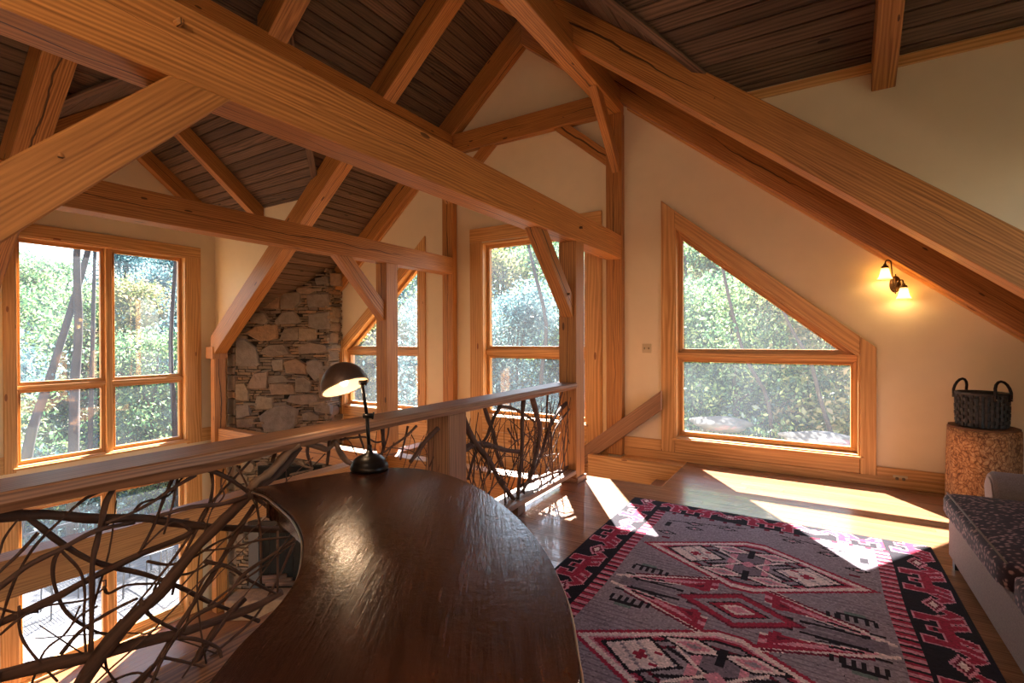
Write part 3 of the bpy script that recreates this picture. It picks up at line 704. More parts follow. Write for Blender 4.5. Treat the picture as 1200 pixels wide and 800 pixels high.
# thin ledge stones filling between, joined (too many and too small to pick apart)
def ledge_fill(org, ud, nd, L, vtop, vbot, name, blocks=(), cap=None):
    bm = bmesh.new(); v = vtop; rr = random.Random(11)
    while v > vbot:
        h = rr.uniform(.032, .07); u = -rr.uniform(0, .06)
        while u < L-.01:
            l = min(rr.uniform(.07, .3), L-u); uc = u+l/2; vc = v-h/2
            ok = not any(a+.06 < uc < b-.06 and c+.035 < vc < d-.035 for a, b, c, d in blocks)
            if cap is not None and vc+h*.4 > cap(uc): ok = False
            if ok:
                pr = rr.uniform(-.015, .04); sk = rr.uniform(-.010, .010); g = .0035
                P = lambda a, b, d: org+ud*a+Vector((0, 0, b))+nd*d
                q = [P(u+g, v-h+g+sk, -.05), P(u+l-g, v-h+g-sk, -.05), P(u+l-g, v-g-sk, -.05), P(u+g, v-g+sk, -.05)]
                f = [P(u+g*2, v-h+g*2+sk, pr), P(u+l-g*2, v-h+g*2-sk, pr+rr.uniform(-.006, .006)), P(u+l-g*2, v-g*2-sk, pr+rr.uniform(-.006, .006)), P(u+g*2, v-g*2+sk, pr)]
                b = [bm.verts.new(x) for x in q+f]
                for t in ((4, 5, 6, 7), (0, 1, 5, 4), (1, 2, 6, 5), (2, 3, 7, 6), (3, 0, 4, 7)): bm.faces.new([b[i] for i in t])
            u += l
        v -= h
    bmesh.ops.recalc_face_normals(bm, faces=bm.faces)
    me = bpy.data.meshes.new(name); bm.to_mesh(me); bm.free(); return link(name, me, 'ledge', chim, None, 'stuff')
ledge_fill(A1, U_, Nf, FL, 2.78, GF, 'ledge_stones', boxes_+[(.28, 1.42, GF, -1.75)], cap=lambda u: zc((A1+U_*u).x)-.02)
# east return face with its column of corner stones
ND = Vector((1, 0, 0)); UD = Vector((0, 1, 0)); LE = GY-5.90; eb = []; v = zc(-7.57)-.03
while v > -1:
    h = rnd.uniform(.14, .30)
    if rnd.random() < .6:
        a = rnd.uniform(.0, .04); b = rnd.uniform(.20, .28); poly = [(a, v-h+.02), (b, v-h+.01), (b+.01, v-h/2), (b, v-.02), ((a+b)/2, v-.005), (a, v-.015)]
        stone_poly(poly, A1, UD, ND, rnd.uniform(.02, .04), chim); eb.append((a, b, v-h, v))
    v -= h
ledge_fill(A1, UD, ND, LE, zc(-7.57)-.01, GF, 'ledge_stones', eb)
# left return: a column of pale squared stones
UL = (A3-A2); LL = UL.length; UL /= LL; NL = Vector((0, -1, 0)); v = zc(-8.93)-.05
while v > GF:
    h = rnd.uniform(.12, .34)
    stone_poly([(0, v-h+.01), (LL, v-h+.01), (LL, v-.01), (.0, v-.01)], A2, UL, NL, .03, chim); v -= h
# firebox with steel surround, hearth and television over it
fb = empty('fireplace_insert', (A1+U_*.85+Vector((0, 0, GF+.4))), 'dark steel fireplace insert set into the chimney', 'fireplace')
def front_box(name, u0, u1, v0, v1, d0, d1, mat, parent, bev=.004):
    q = [A1+U_*u0+Nf*d0, A1+U_*u1+Nf*d0, A1+U_*u1+Nf*d1, A1+U_*u0+Nf*d1]
    return prism(name, [Vector((p.x, p.y, v0)) for p in q], (0, 0, v1-v0), mat, parent, U_, bev)
front_box('firebox_back', .3, 1.4, GF+.35, -1.78, -.04, -.02, 'soot', fb)
front_box('surround', .28, .46, GF+.35, -1.80, -.02, .05, 'grey_panel', fb)
front_box('surround', 1.24, 1.42, GF+.35, -1.80, -.02, .05, 'grey_panel', fb)
front_box('hood', .28, 1.42, -1.98, -1.78, -.02, .07, 'black_metal', fb)
for k in range(6): front_box('screen_bar', .5+k*.14, .51+k*.14, GF+.4, -2.0, .0, .015, 'black_metal', fb)
for k in range(3):
    a = A1+U_*(.55+.1*k)+Nf*.05; b = A1+U_*(1.1+.05*k)+Nf*.08; tube('fire_log', [(a.x, a.y, GF+.42+.07*k), (b.x, b.y, GF+.44+.05*k)], .045, 'branch', fb)
he = front_box('hearth_slab', .0, FL-.02, GF, GF+.34, .02, .48, 'stone', None, .02); tag(he, 'raised stone hearth slab in front of the fireplace', 'hearth')
tv = empty('television', (A1+U_*.7+Nf*.06+Vector((0, 0, -1.3))), 'black flat television mounted on the stone chimney below the loft beam', 'television')
front_box('screen', .12, 1.22, -1.38, -.80, .075, .09, 'tv_black', tv, 0)
front_box('casing', .10, 1.24, -1.40, -.78, .04, .074, 'black_metal', tv)

# ================================================================ STAIR at the gable wall
st = empty('staircase', (-1.31, 5.5, 0), 'stair descending along the gable wall behind the railing', 'staircase')
for k in range(12):
    z = -.19*(k+1); x1 = -1.34-.25*k
    box('tread', (x1-.28, 5.0, z-.035), (x1, 5.92, z), 'rail_wood', st, (0, 1, 0), .004)
    box('riser', (x1-.005, 5.0, z), (x1+.015, 5.92, z+.16), 'pine', st, (0, 1, 0), .002)
box('fascia', (-2.44, 4.955, -.3), (-1.31, 4.975, -.023), 'pine', st, (1, 0, 0), .002)
box('fascia', (-1.33, 4.98, -.3), (-1.315, 5.99, -.023), 'pine', st, (0, 1, 0), .002)
box('skirt_board', (-2.5, 5.93, -.46), (-1.31, 6.0, -.002), 'pine', st, (1, 0, 0), .003)
box('nosing', (-2.08, 6.0, -.03), (-1.31, 6.163, .002), 'pine', st, (1, 0, 0), .003)
hrl = timber('stair_handrail', (-1.58, 6.05, .745), (-4.2, 6.05, -1.30), .07, .19, 'rail_wood', cut0=((-1.585, 0, 0), (1, 0, 0)))
tag(hrl, 'thick sloping plank handrail going down the gable wall beside the floor opening', 'handrail')

# ================================================================ BRANCH RAILING
rl = empty('railing', (-2.2, 2.2, 0), 'loft railing with a plank top rail filled with twisted dark branches', 'railing')
hb = []
rr = random.Random(5)
nseg = 44
bm = bmesh.new(); prev = None
mwr = frame((-2.2, 2, 1.01), (0, 1, 0)); invr = mwr.inverted()
for i in range(nseg+1):
    y = -.9+(4.68+.9)*i/nseg; wv = math.sin(y*3.1)*.006+math.sin(y*7.3)*.004
    sag = -.016*math.exp(-((y-1.03)/.25)**2)-.006*math.sin(y*2.1)
    hwf = .105+wv; ztop = 1.04
    ringp = [(-2.2-hwf, ztop-.058), (-2.2-hwf, ztop-.006), (-2.2-hwf+.008, ztop), (-2.2+hwf-.008, ztop), (-2.2+hwf, ztop-.007), (-2.2+hwf+.004, ztop-.032+sag*.3), (-2.2+hwf-.01, ztop-.060+sag)]
    cur = [bm.verts.new(invr @ Vector((x, y, z))) for x, z in ringp]
    if prev:
        for k in range(7): bm.faces.new((prev[k], prev[(k+1) % 7], cur[(k+1) % 7], cur[k]))
    else: bm.faces.new(cur)
    prev = cur
bm.faces.new(prev); bmesh.ops.recalc_face_normals(bm, faces=bm.faces)
me = bpy.data.meshes.new('top_rail'); bm.to_mesh(me); bm.free(); link('top_rail', me, 'rail_wood', rl, mwr)
box('post', (-2.30, 2.60, 0), (-2.10, 2.80, .985), 'rail_wood', rl, (0, 0, 1), .008)
box('post', (-2.30, .0, 0), (-2.10, .1, .985), 'rail_wood', rl, (0, 0, 1), .008)
box('bottom_rail', (-2.27, -.9, .09), (-2.10, 4.68, .135), 'rail_wood', rl, (0, 1, 0), .005)
box('foot_block', (-2.25, 3.55, 0), (-2.13, 3.68, .09), 'rail_wood', rl, (0, 0, 1), .004)
box('foot_block', (-2.25, 1.2, 0), (-2.13, 1.33, .09), 'rail_wood', rl, (0, 0, 1), .004)
rb = random.Random(21)
def branch(pts, wpx, ox=0, oy=0, k=1, x=None, mat='branch', taper=.75, name='branch'):
    """branch traced in the photo, standing in the railing's own plane"""
    xo = -2.2+rb.uniform(-.05, .05) if x is None else x
    P = []; n = len(pts)
    for i, (a, b) in enumerate(pts):
        p = at(ox+a/k, oy+b/k, 'x', xo+rb.uniform(-.012, .012)); P.append(p)
    mid = P[n//2]; dep = (mid-CAM).dot(FW); r0 = wpx/k/2*dep/F_PX
    path = catmull(P, 5)
    tube(name, path, lambda t: r0*(1-(1-taper)*t)*(1+.10*math.sin(t*23+r0*900)), mat, rl, 8, rough=.06, rng=rb)
A7 = dict(ox=0, oy=500, k=2.667)
L7 = [([(-60,285),(0,280),(150,274),(300,287),(450,285),(560,302),(700,315),(900,322)],30), ([(-40,520),(0,500),(90,432),(190,382),(300,325),(420,298)],19),
 ([(-40,625),(0,612),(150,545),(300,465),(450,393),(570,345),(640,300)],25), ([(235,830),(330,690),(420,590),(500,520),(560,440),(620,370),(700,290),(790,205),(870,140),(935,62)],40),
 ([(-30,785),(0,778),(150,742),(300,716),(430,676),(560,645),(700,597),(800,560),(880,515)],38), ([(30,242),(110,300),(180,355),(260,405),(340,435),(450,460),(560,500),(650,545),(740,580),(810,607)],17),
 ([(330,190),(440,155),(560,135),(650,135),(720,165),(790,215),(850,265),(885,325)],15), ([(548,140),(510,230),(480,310),(440,385)],11), ([(612,150),(540,192),(480,232),(400,275),(330,300)],12),
 ([(358,186),(330,240),(310,330),(290,420),(288,520),(284,700)],18), ([(352,190),(270,222),(180,300),(110,372),(60,450),(30,520),(10,585),(-10,640)],10),
 ([(340,300),(270,340),(205,375),(172,410),(166,470),(190,550),(230,600),(300,640),(345,650),(358,672)],12), ([(60,560),(65,650),(110,720),(180,795)],9), ([(-5,400),(15,345),(55,290)],8),
 ([(800,85),(760,130),(690,205),(640,262),(600,330),(520,440),(400,585),(345,640)],9), ([(655,120),(665,180),(650,255),(600,350),(560,430),(538,525)],10), ([(770,217),(700,240),(600,250),(500,277)],16),
 ([(795,245),(740,330),(690,420),(640,500),(560,620),(490,735),(430,810)],17), ([(930,340),(850,400),(760,462),(700,540),(600,600),(520,700),(470,810)],12), ([(640,420),(720,440),(780,480),(862,520)],12),
 ([(470,560),(500,480),(600,455),(665,418)],9), ([(195,390),(250,450),(265,520),(262,600),(268,705)],9), ([(905,345),(820,352),(720,378),(632,387)],8), ([(800,230),(815,340),(815,505)],8), ([(868,325),(868,515)],8),
 ([(595,775),(620,720),(645,678),(700,600),(765,535)],28), ([(560,658),(620,665),(680,690),(692,722)],12), ([(500,718),(580,735),(640,750)],10), ([(335,800),(430,768),(520,802)],8), ([(-10,565),(60,582),(120,578)],8),
 ([(190,710),(250,640),(340,580),(430,535)],12), ([(440,545),(475,595),(560,640)],14), ([(920,362),(870,470),(800,590),(700,682),(555,805)],9), ([(325,500),(340,520),(395,495),(470,490),(530,492)],9), ([(420,260),(450,235),(525,215),(560,170),(598,130)],8),
 ([(555,160),(540,240),(512,335)],8), ([(120,330),(60,395),(-20,470)],12), ([(305,560),(250,590),(200,650)],8), ([(700,130),(690,180),(700,215),(660,260)],6), ([(740,120),(770,180),(800,250)],6), ([(650,560),(700,520),(760,480),(830,430),(930,350)],8),
 ([(0,650),(60,600),(140,560),(270,540),(330,500)],8), ([(380,600),(340,660),(330,740),(360,800)],9), ([(480,745),(430,790),(390,830)],12), ([(100,800),(140,700),(210,640),(250,560)],7), ([(600,330),(560,300),(520,310),(430,395)],8),
 ([(700,430),(640,470),(600,560),(575,640)],8), ([(460,420),(530,430),(600,410),(680,360),(760,330)],9)]
for p, wd in L7: branch(p, wd, **A7)
A10 = dict(ox=300, oy=500, k=10)
branch([(-60,720),(0,640),(130,560),(250,440),(380,290),(500,200)], 95, x=-2.13, mat='branch_pale', taper=1, **A10)
for p, wd, m in (([(540,190),(640,210),(760,240),(830,262),(900,200),(930,180),(980,290),(1060,400),(1180,460)],70,'branch_pale'), ([(615,190),(600,290),(620,380),(655,480)],40,'branch'),
   ([(860,130),(850,300),(830,450)],42,'branch'), ([(810,315),(680,450)],16,'branch'), ([(450,400),(560,460),(660,495),(400,560)],26,'branch_pale'), ([(250,250),(210,340),(190,420)],45,'branch')):
    branch(p, wd, mat=m, taper=.9, **A10)
A11 = dict(ox=400, oy=500, k=10)
for p, wd in (([(-10,150),(120,130),(280,120),(400,180),(480,170)],26), ([(480,-20),(490,150),(490,260),(440,400)],50), ([(200,60),(270,270)],26), ([(560,-10),(540,130),(470,330)],20), ([(880,-10),(760,110),(620,210),(500,300)],32),
   ([(780,-10),(740,170),(690,390)],28), ([(1130,20),(1000,150),(900,290),(810,410)],62), ([(820,90),(860,180),(850,290)],11), ([(500,240),(700,255),(820,280),(920,370),(990,460)],12), ([(1150,60),(1120,250),(1030,470)],22),
   ([(120,230),(200,350)],10), ([(40,120),(110,190),(180,330)],14), ([(950,190),(1010,330),(1030,420)],8), ([(620,180),(540,330),(480,420)],14)):
    branch(p, wd, **A11)
A5 = dict(ox=520, oy=440, k=5.335)
for p, wd in (([(108,220),(150,335),(210,440),(290,540),(345,650),(420,750),(475,820)],40), ([(110,478),(180,432),(260,430),(330,450),(400,468),(490,478)],40), ([(250,185),(280,280),(310,360),(320,440),(345,520),(362,565)],28),
   ([(350,150),(350,195),(310,270),(270,380),(200,480),(150,650)],26), ([(500,125),(490,300),(487,500),(462,770)],30), ([(548,120),(580,240),(602,330),(590,420),(560,560),(530,660)],36), ([(775,160),(700,250),(650,350),(612,480),(560,600),(488,730)],28),
   ([(650,100),(645,200),(640,340)],16), ([(480,690),(560,655),(640,625),(720,600),(785,605)],22), ([(345,190),(430,205),(500,240),(570,290)],22), ([(795,85),(810,250),(800,400),(812,600)],26), ([(670,350),(682,610)],13), ([(745,90),(705,220),(655,310)],10),
   ([(780,620),(760,580),(790,560)],16), ([(400,330),(440,400),(470,400)],12), ([(820,90),(790,200),(700,330),(660,480)],14)):
    branch(p, wd, taper=.7, **A5)
# the fine twigs of the far panel (and a few elsewhere), grown between the thick ones
rt = random.Random(33)
def twig(y0, y1, z0=.14, z1=.97, r=.004):
    ya = rt.uniform(y0, y1); za = rt.choice([z0, rt.uniform(z0, .6)]); ang = rt.gauss(0, .6); L = rt.uniform(.5, 1.1); bend = rt.gauss(0, .6); p = Vector((-2.2+rt.uniform(-.06, .06), ya, za)); P = [p.copy()]
    a = ang
    for k in range(5):
        a += bend/5+rt.gauss(0, .09); p = p+Vector((rt.uniform(-.012, .012), math.sin(a)*L/5, math.cos(a)*L/5))
        if p.z > z1 or p.y < y0 or p.y > y1: break
        P.append(p.copy())
    if len(P) > 2: tube('twig', catmull(P, 3), lambda t: r*(1-.5*t), 'branch', rl, 5)
for k in range(84): twig(2.84, 4.66, r=rt.uniform(.0035, .008))
for k in range(10): twig(1.9, 2.6, r=rt.uniform(.003, .005))
for k in range(12): twig(.5, 1.9, r=rt.uniform(.003, .005))

# ================================================================ DESK
desk_px = [(297,572),(312,577),(330,588),(345,603),(354,622),(357,645),(351,670),(336,697),(311,726),(280,757),(245,800)]
edge = [(-2.118,1.253),(-2.011,1.247),(-1.822,1.19),(-1.65,1.13),(-1.48,1.045),(-1.356,.96),(-1.237,.861),(-1.158,.769),(-1.099,.675),(-1.055,.59),(-.991,.496),(-.93,.40),(-.86,.30),(-.62,.24),(-.42,.30),(-.34,.50),(-.345,.70),
        (-.383,.866),(-.432,.958),(-.505,1.086),(-.577,1.188),(-.702,1.339),(-.873,1.502),(-1.048,1.636),(-1.272,1.775),(-1.479,1.856),(-1.668,1.880),(-1.803,1.844),(-1.903,1.765),(-1.99,1.62),(-2.06,1.45)]
sm = [(p.x, p.y) for p in catmull([Vector((a, b, 0)) for a, b in edge]+[Vector((edge[0][0], edge[0][1], 0))], 4)][:-1]
dk = empty('desk', (-1.2, 1.1, 0), 'dark brown curved desk with a worn glossy top and thin bright edge', 'desk')
prism('desk_top', [(a, b, .80) for a, b in sm], (0, 0, .04), 'desk', dk, bev=.0)
ed = inset(sm, -.004)
tube('edge_band', [Vector((a, b, .822)) for a, b in ed]+[Vector((ed[0][0], ed[0][1], .822))], .0042, 'edge_metal', dk, 6)
apr = inset(sm, .045)
n = len(apr); q2 = inset(sm, .07)
vs = [(a, b, .70) for a, b in apr]+[(a, b, .80) for a, b in apr]+[(a, b, .70) for a, b in q2]+[(a, b, .80) for a, b in q2]
fs = []
for i in range(n): j = (i+1) % n; fs += [(i, j, n+j, n+i), (2*n+i, 3*n+i, 3*n+j, 2*n+j), (i, 2*n+i, 2*n+j, j)]
solid('apron', vs, fs, 'desk', dk)
for lx, ly in ((-1.85, 1.42), (-1.55, 1.68), (-.62, .95), (-.85, .5)): box('leg', (lx-.03, ly-.03, 0), (lx+.03, ly+.03, .70), 'desk', dk, (0, 0, 1), .004)

# ---- desk lamp
lp = empty('desk_lamp', (-1.985, 1.794, .84), 'aged metal desk lamp with a tilted dome shade, lit, near the railing', 'lamp')
LB = at(433, 550, 'z', .84)
lathe('base', [(0, 0), (.088, 0), (.094, .006), (.095, .016), (.090, .028), (.086, .030), (.082, .044), (.070, .060), (.048, .074), (.020, .084), (.014, .10), (.0, .10)], T(LB), 'black_metal', lp, 40)
dpt = (LB-CAM).dot(FW)
def lam(px, py, dd=0): return CAM+ray(px, py)*(dpt+dd)
j0 = lam(433, 533); j1 = lam(430, 487); j2 = lam(424, 448)
tube('lower_arm', [LB+Vector((0, 0, .09)), j1], .0095, 'black_metal', lp); tube('upper_arm', [j1, j2], .0088, 'black_metal', lp)
tube('joint', [j1-CR*.018, j1+CR*.03], .013, 'black_metal', lp); tube('wing_nut', [j1+CR*.028-CU*.016, j1+CR*.034+CU*.018], .005, 'black_metal', lp)
tube('joint', [j2-CR*.014, j2+CR*.022], .012, 'black_metal', lp); tube('wing_nut', [j2+CR*.02-CU*.014, j2+CR*.026+CU*.014], .0045, 'black_metal', lp)
tube('collar', [LB+Vector((0, 0, .09)), LB+Vector((0, 0, .125))], .012, 'black_metal', lp)
sc = lam(405, 453.5, .0); ax = (CU*math.cos(math.radians(24))-CR*math.sin(math.radians(24))); ax = (ax+FW*.24).normalized()
mws = frame(sc, (CR*math.cos(math.radians(24))+CU*math.sin(math.radians(24))), ax)
# local z = dome axis
prof = [(.118*math.cos(a), .118*1.1*math.sin(a)) for a in [k*PI/2/12 for k in range(12)]]+[(.012, .130)]
lathe('lamp_shade', prof, mws, 'shade_metal', lp, 40)
lathe('shade_lining', [(r*.97, z*.97) for r, z in prof], mws, 'lamp_inside', lp, 40)
lathe('shade_rim', [(.1185, -.003), (.1205, 0), (.1185, .004), (.1145, .004), (.1145, -.003), (.1185, -.003)], mws, 'edge_metal', lp, 40)
lathe('socket', [(.0, .105), (.022, .105), (.022, .06), (.014, .055), (.0, .055)], mws, 'black_metal', lp, 20)
lathe('bulb', [(.0, .005), (.012, .008), (.02, .02), (.02, .032), (.012, .05), (.010, .058)], mws, 'bulb', lp, 20)
point_light('desk_lamp_light', mws @ Vector((0, 0, -.0)), .75, (1, .74, .48), .02)

# ================================================================ RUG
rug = empty('rug', (-.36, 2.95, .002), 'patterned woven rug in grey, red, pink and black lying on the loft floor', 'rug')
X0, X1, Y0, Y1 = -1.43, .70, 1.35, 4.52
CW = .0095; nx = int((X1-X0)/CW); ny = int((Y1-Y0)/CW)
gx = X0+(np.arange(nx)+.5)*CW; gy = Y0+(np.arange(ny)+.5)*CW; GX, GYY = np.meshgrid(gx, gy)
rg = np.random.RandomState(4)
pal = dict(grey=(146,132,142), grey2=(120,106,118), pink=(206,138,154), red=(158,40,66), dred=(108,26,48), black=(26,20,28), white=(222,200,198), teal=(104,120,116))
Cc = np.zeros((ny, nx, 3)); 
def paint(mask, c): Cc[mask] = pal[c]
cx = -.365; fx = GX-cx
# stepped coordinate wobble, as a woven edge has
fy = GYY
Cc[:] = pal['grey']; st_ = (np.sin(GYY*173+GX*3)+np.sin(GYY*331)) > 1.1; Cc[st_] = pal['grey2']
def diamond(y0, ha, hb, x0=0.): return np.abs(fx-x0)/ha+np.abs(fy-y0)/hb
def hexd(y0, ha, hb, flat=.12):   # diamond with flattened tips top and bottom
    return np.maximum(np.maximum(np.abs(fx)-.06, 0)/(ha-.06)+np.abs(fy-y0)/hb, np.abs(fy-y0)/hb)
for y0 in (3.55, 2.28, 1.01):
    D = hexd(y0, .70, .395)
    paint(D < 1.0, 'red'); paint(D < .93, 'white'); paint(D < .84, 'pink'); paint(D < .80, 'red'); paint(D < .74, 'grey')
    paint((D < .74) & (D > .70), 'black')
    paint((D < .60) & (D > .54) & (np.abs(fx) < .30), 'dred'); paint((D < .50) & (np.abs(fx) < .12), 'pink'); paint((D < .50) & (np.abs(fx) < .08), 'grey2')
    for s in (-1, 1):
        d2 = diamond(y0, .20, .16, s*.33); paint(d2 < 1, 'black'); paint(d2 < .86, 'white'); paint((d2 < .86) & (((GX*60).astype(int)+(GYY*60).astype(int)) % 7 == 0), 'grey')
        st2 = (np.abs(fx-s*.33) < .035) & (np.abs(fy-y0) < .015) | (np.abs(fx-s*.33) < .015) & (np.abs(fy-y0) < .035); paint(st2, 'red')
        for q in (-1, 1):
            st2 = (np.abs(fx-s*.26) < .02) & (np.abs(fy-y0-q*.05) < .01); paint(st2, 'red')
            d3 = diamond(y0+q*.19, .17, .075, s*.13); paint(d3 < 1, 'black'); paint(d3 < .8, 'white'); paint(d3 < .5, 'pink'); paint(d3 < .25, 'grey')
            ln = np.abs((fx-s*.04)*.5-s*(fy-y0-q*.02)*q*1.0*1) < .014; paint(ln & (D < .66) & (s*fx > .02) & (s*fx < .24) & (q*(fy-y0) > 0), 'black')
            ln = np.abs((fx-s*.04)*.9-s*(fy-y0-q*.0)*q) < .012; paint(ln & (D < .6) & (s*fx > .0) & (s*fx < .2) & (q*(fy-y0) > 0), 'white')
    paint((np.abs(fx) < .018) & (np.abs(fy-y0) < .24) & (np.abs(fy-y0) > .1), 'black'); paint((diamond(y0, .05, .05) < 1), 'pink')
for y0 in (2.925, 1.655):           # middle band: small lozenge and long wings
    for s in (-1, 1):
        for q in (-1, 1):
            a = s*fx; b = q*(fy-y0)
            # long wing points
            w1 = (a > .12) & (a < .70) & (np.abs(b-(.30-.36*a+.0)) < .085*(1-(a-.12)/.62)+.006)
            paint(w1, 'white'); w1 = (a > .12) & (a < .62) & (np.abs(b-(.29-.36*a)) < .066*(1-(a-.12)/.56)); paint(w1, 'red'); paint(w1 & (np.abs(b-(.285-.36*a)) < .018), 'pink'); paint((a > .14) & (a < .6) & (np.abs(b-(.375-.42*a)) < .010), 'dred')
            w2 = (a > .10) & (a < .60) & (np.abs(b-(.05+.02*a)) < .012); paint(w2, 'black')
            w3 = (a > .20) & (a < .66) & (np.abs(b-(.025+.0*a)) < .02*(a-.2)/.3) & (b > 0); paint(w3, 'grey2')
            tri_ = (a > .16) & (a < .34) & (b > .13-.0) & (b < .30-.75*(a-.1)); paint(tri_, 'red'); tri_ = (a > .2) & (a < .29) & (b > .15) & (b < .27-.75*(a-.1)); paint(tri_, 'dred')
            comb = (a > .40) & (a < .66) & (b > .18) & (b < .235) & ((a*48).astype(int) % 2 == 0); paint(comb & (b < .24), 'black')
            comb = (a > .46) & (a < .64) & (b > .24) & (b < .262); paint(comb, 'black'); paint((a > .5) & (a < .6) & (b > .262) & (b < .29), 'teal')
            paint((a > .60) & (a < .66) & (b > .10) & (b < .118), 'black'); paint((a > .42) & (a < .56) & (np.abs(b-.12+.2*(a-.42)) < .009), 'black')
            hk = (a > .36) & (a < .58) & (np.abs(b-(.10-.25*(a-.36))) < .006); paint(hk, 'black')
    D = diamond(y0, .33, .20); paint(D < 1, 'dred'); paint(D < .92, 'red'); paint(D < .70, 'grey'); paint(D < .50, 'black'); paint(D < .44, 'red'); paint(D < .28, 'white'); paint(D < .17, 'pink')
    for s in (-1, 1):
        for q in (-1, 1): paint((np.abs(fx-s*.20) < .022) & (np.abs(fy-y0-q*.13) < .016), 'red'); paint((np.abs(fx-s*.28) < .018) & (np.abs(fy-y0-q*.05) < .02), 'grey')
for y0, q in ((4.12, 1),):          # small motifs between the top diamond and the far border
    for s in (-1, 1):
        for xm, ym in ((.22, .0), (.46, -.02), (.60, -.30), (.44, -.12)):
            d = diamond(y0+ym, .075, .04, s*xm); paint(d < 1, 'black'); paint(d < .62, 'grey'); paint(d < .25, 'pink')
        paint((np.abs(s*fx-.64) < .02) & (np.abs(fy-y0+.12) < .05), 'black'); paint((np.abs(s*fx-.58) < .03) & (np.abs(fy-y0+.40) < .012), 'dred')
        paint((s*fx > .10) & (s*fx < .66) & (np.abs(fy-(4.20-.22*(s*fx-.1))) < .006), 'black')
# stripe band and borders
LBX, RBX = -1.18, .44; FBY = 4.285
inb = (GX < LBX) | (GX > RBX) | (GYY > FBY)
stp = ((GX >= LBX) & (GX < LBX+.09)) | ((GX <= RBX) & (GX > RBX-.09))
ph = (GYY % .066)/.066
Cc[stp & (ph < .40)] = pal['red']; Cc[stp & (ph >= .40) & (ph < .58)] = pal['black']; Cc[stp & (ph >= .58)] = pal['pink']
edge_ = (np.abs(GX-LBX) < .012) | (np.abs(GX-RBX) < .012); paint(edge_, 'black')
top_st = (GYY > FBY-.05) & (GYY <= FBY) & (GX > LBX) & (GX < RBX); Cc[top_st & ((GX*30).astype(int) % 3 == 0)] = pal['dred']
paint((GYY > FBY-.012) & (GYY <= FBY) & (GX > LBX) & (GX < RBX), 'black')
paint(inb, 'black')
def border(u, v, mask, L=.60, hb_=.118):
    """u across the border (0 centre), v along it; repeated branching red figure with pink outline and a lozenge between"""
    ph = (v % L)/L*2-1                                # -1..1
    pv = np.abs(ph)*L/2; au = np.abs(u)
    def fig(g):
        w = .024+g
        body = (np.abs(u-.010) < w) & (pv < .13+g)                       # spine
        hook = (np.abs(pv-.13) < w) & (u > -.095-g) & (u < .02+g)         # feet turned to one side
        toe = (np.abs(u+.085) < w) & (pv > .085-g) & (pv < .15+g)
        comb1 = (np.abs(pv-(.045+.55*(u-.02))) < .022+g) & (u > .0) & (u < .095+g)
        comb2 = (np.abs(pv-(.115+.55*(u-.02))) < .022+g) & (u > .0) & (u < .095+g)
        cap = (np.abs(pv-.0) < .022+g) & (u > -.07-g) & (u < .02)
        long_ = (np.abs(u-(.075-1.1*np.abs(pv-.21))) < .027+g) & (pv > .16) & (pv < .255+g)
        return body | hook | toe | comb1 | comb2 | cap | long_
    Cc[mask & fig(.011)] = pal['pink']; Cc[mask & fig(0)] = pal['red']
    ew = (np.abs(au-.045) < .010) & (pv < .02); Cc[mask & ew] = pal['black']
    lz = au/.055+np.abs(pv-L/2)/.10; Cc[mask & (lz < 1)] = pal['pink']; Cc[mask & (lz < .72)] = pal['dred']; Cc[mask & (lz < .42)] = pal['white']
border(GX-(-1.305), GYY-3.59+.33+6.6, (GX < LBX-.012) & (GX > X0+.012))
border(GX-.57, GYY-3.28+.33+6.6, (GX > RBX+.012) & (GX < X1-.012))
border((GYY-4.40)*1.1, GX-.0+6.6, (GYY > FBY+.012) & (GYY < Y1-.012) & (GX > LBX+.02) & (GX < RBX-.02))
Cc = np.clip(Cc*(1+rg.normal(0, .07, (ny, nx, 1))), 0, 255)*1.10/255
lin = np.where(Cc <= .04045, Cc/12.92, ((Cc+.055)/1.055)**2.4)
def rugmesh():
    hx = np.linspace(X0, X1, nx+1); hy = np.linspace(Y0, Y1, ny+1); VX, VY = np.meshgrid(hx, hy)
    VX = VX+.006*np.sin(VY*5); VZ = .012+rg.normal(0, .0007, VX.shape)
    co = np.stack([VX-(-.36), VY-2.95, VZ-.002], -1).reshape(-1, 3)
    i = np.arange(nx*ny); r_, c_ = i//nx, i % nx; a = r_*(nx+1)+c_
    f = np.stack([a, a+1, a+nx+2, a+nx+1], -1)
    me = bpy.data.meshes.new('pile'); me.vertices.add(len(co)); me.vertices.foreach_set('co', co.ravel().astype(np.float32))
    me.loops.add(len(f)*4); me.loops.foreach_set('vertex_index', f.ravel().astype(np.int32)); me.polygons.add(len(f))
    me.polygons.foreach_set('loop_start', (np.arange(len(f))*4).astype(np.int32)); me.update(calc_edges=True)
    at_ = me.color_attributes.new('dye', 'FLOAT_COLOR', 'CORNER'); col = np.ones((len(f), 4, 4), np.float32); col[:, :, :3] = lin.reshape(-1, 1, 3)
    at_.data.foreach_set('color', col.ravel()); return me
t = NT('woven_wool'); vc = t.n('ShaderNodeVertexColor'); vc.layer_name = 'dye'
nz = t.noise(t.vec((40, 260, 1)), 1, 2); cc = t.mix(t.math('MULTIPLY', nz, .35), vc.outputs[0], (.02, .015, .02, 1))
t.bsdf(cc, .95, nz, .5, .004, spec=.2); link('woven_field', rugmesh(), t.m, rug, WM[rug.name])
box('edge_binding', (X0-.008, Y0-.008, .001), (X1+.008, Y1+.008, .0105), 'tv_black', rug, bev=.004)

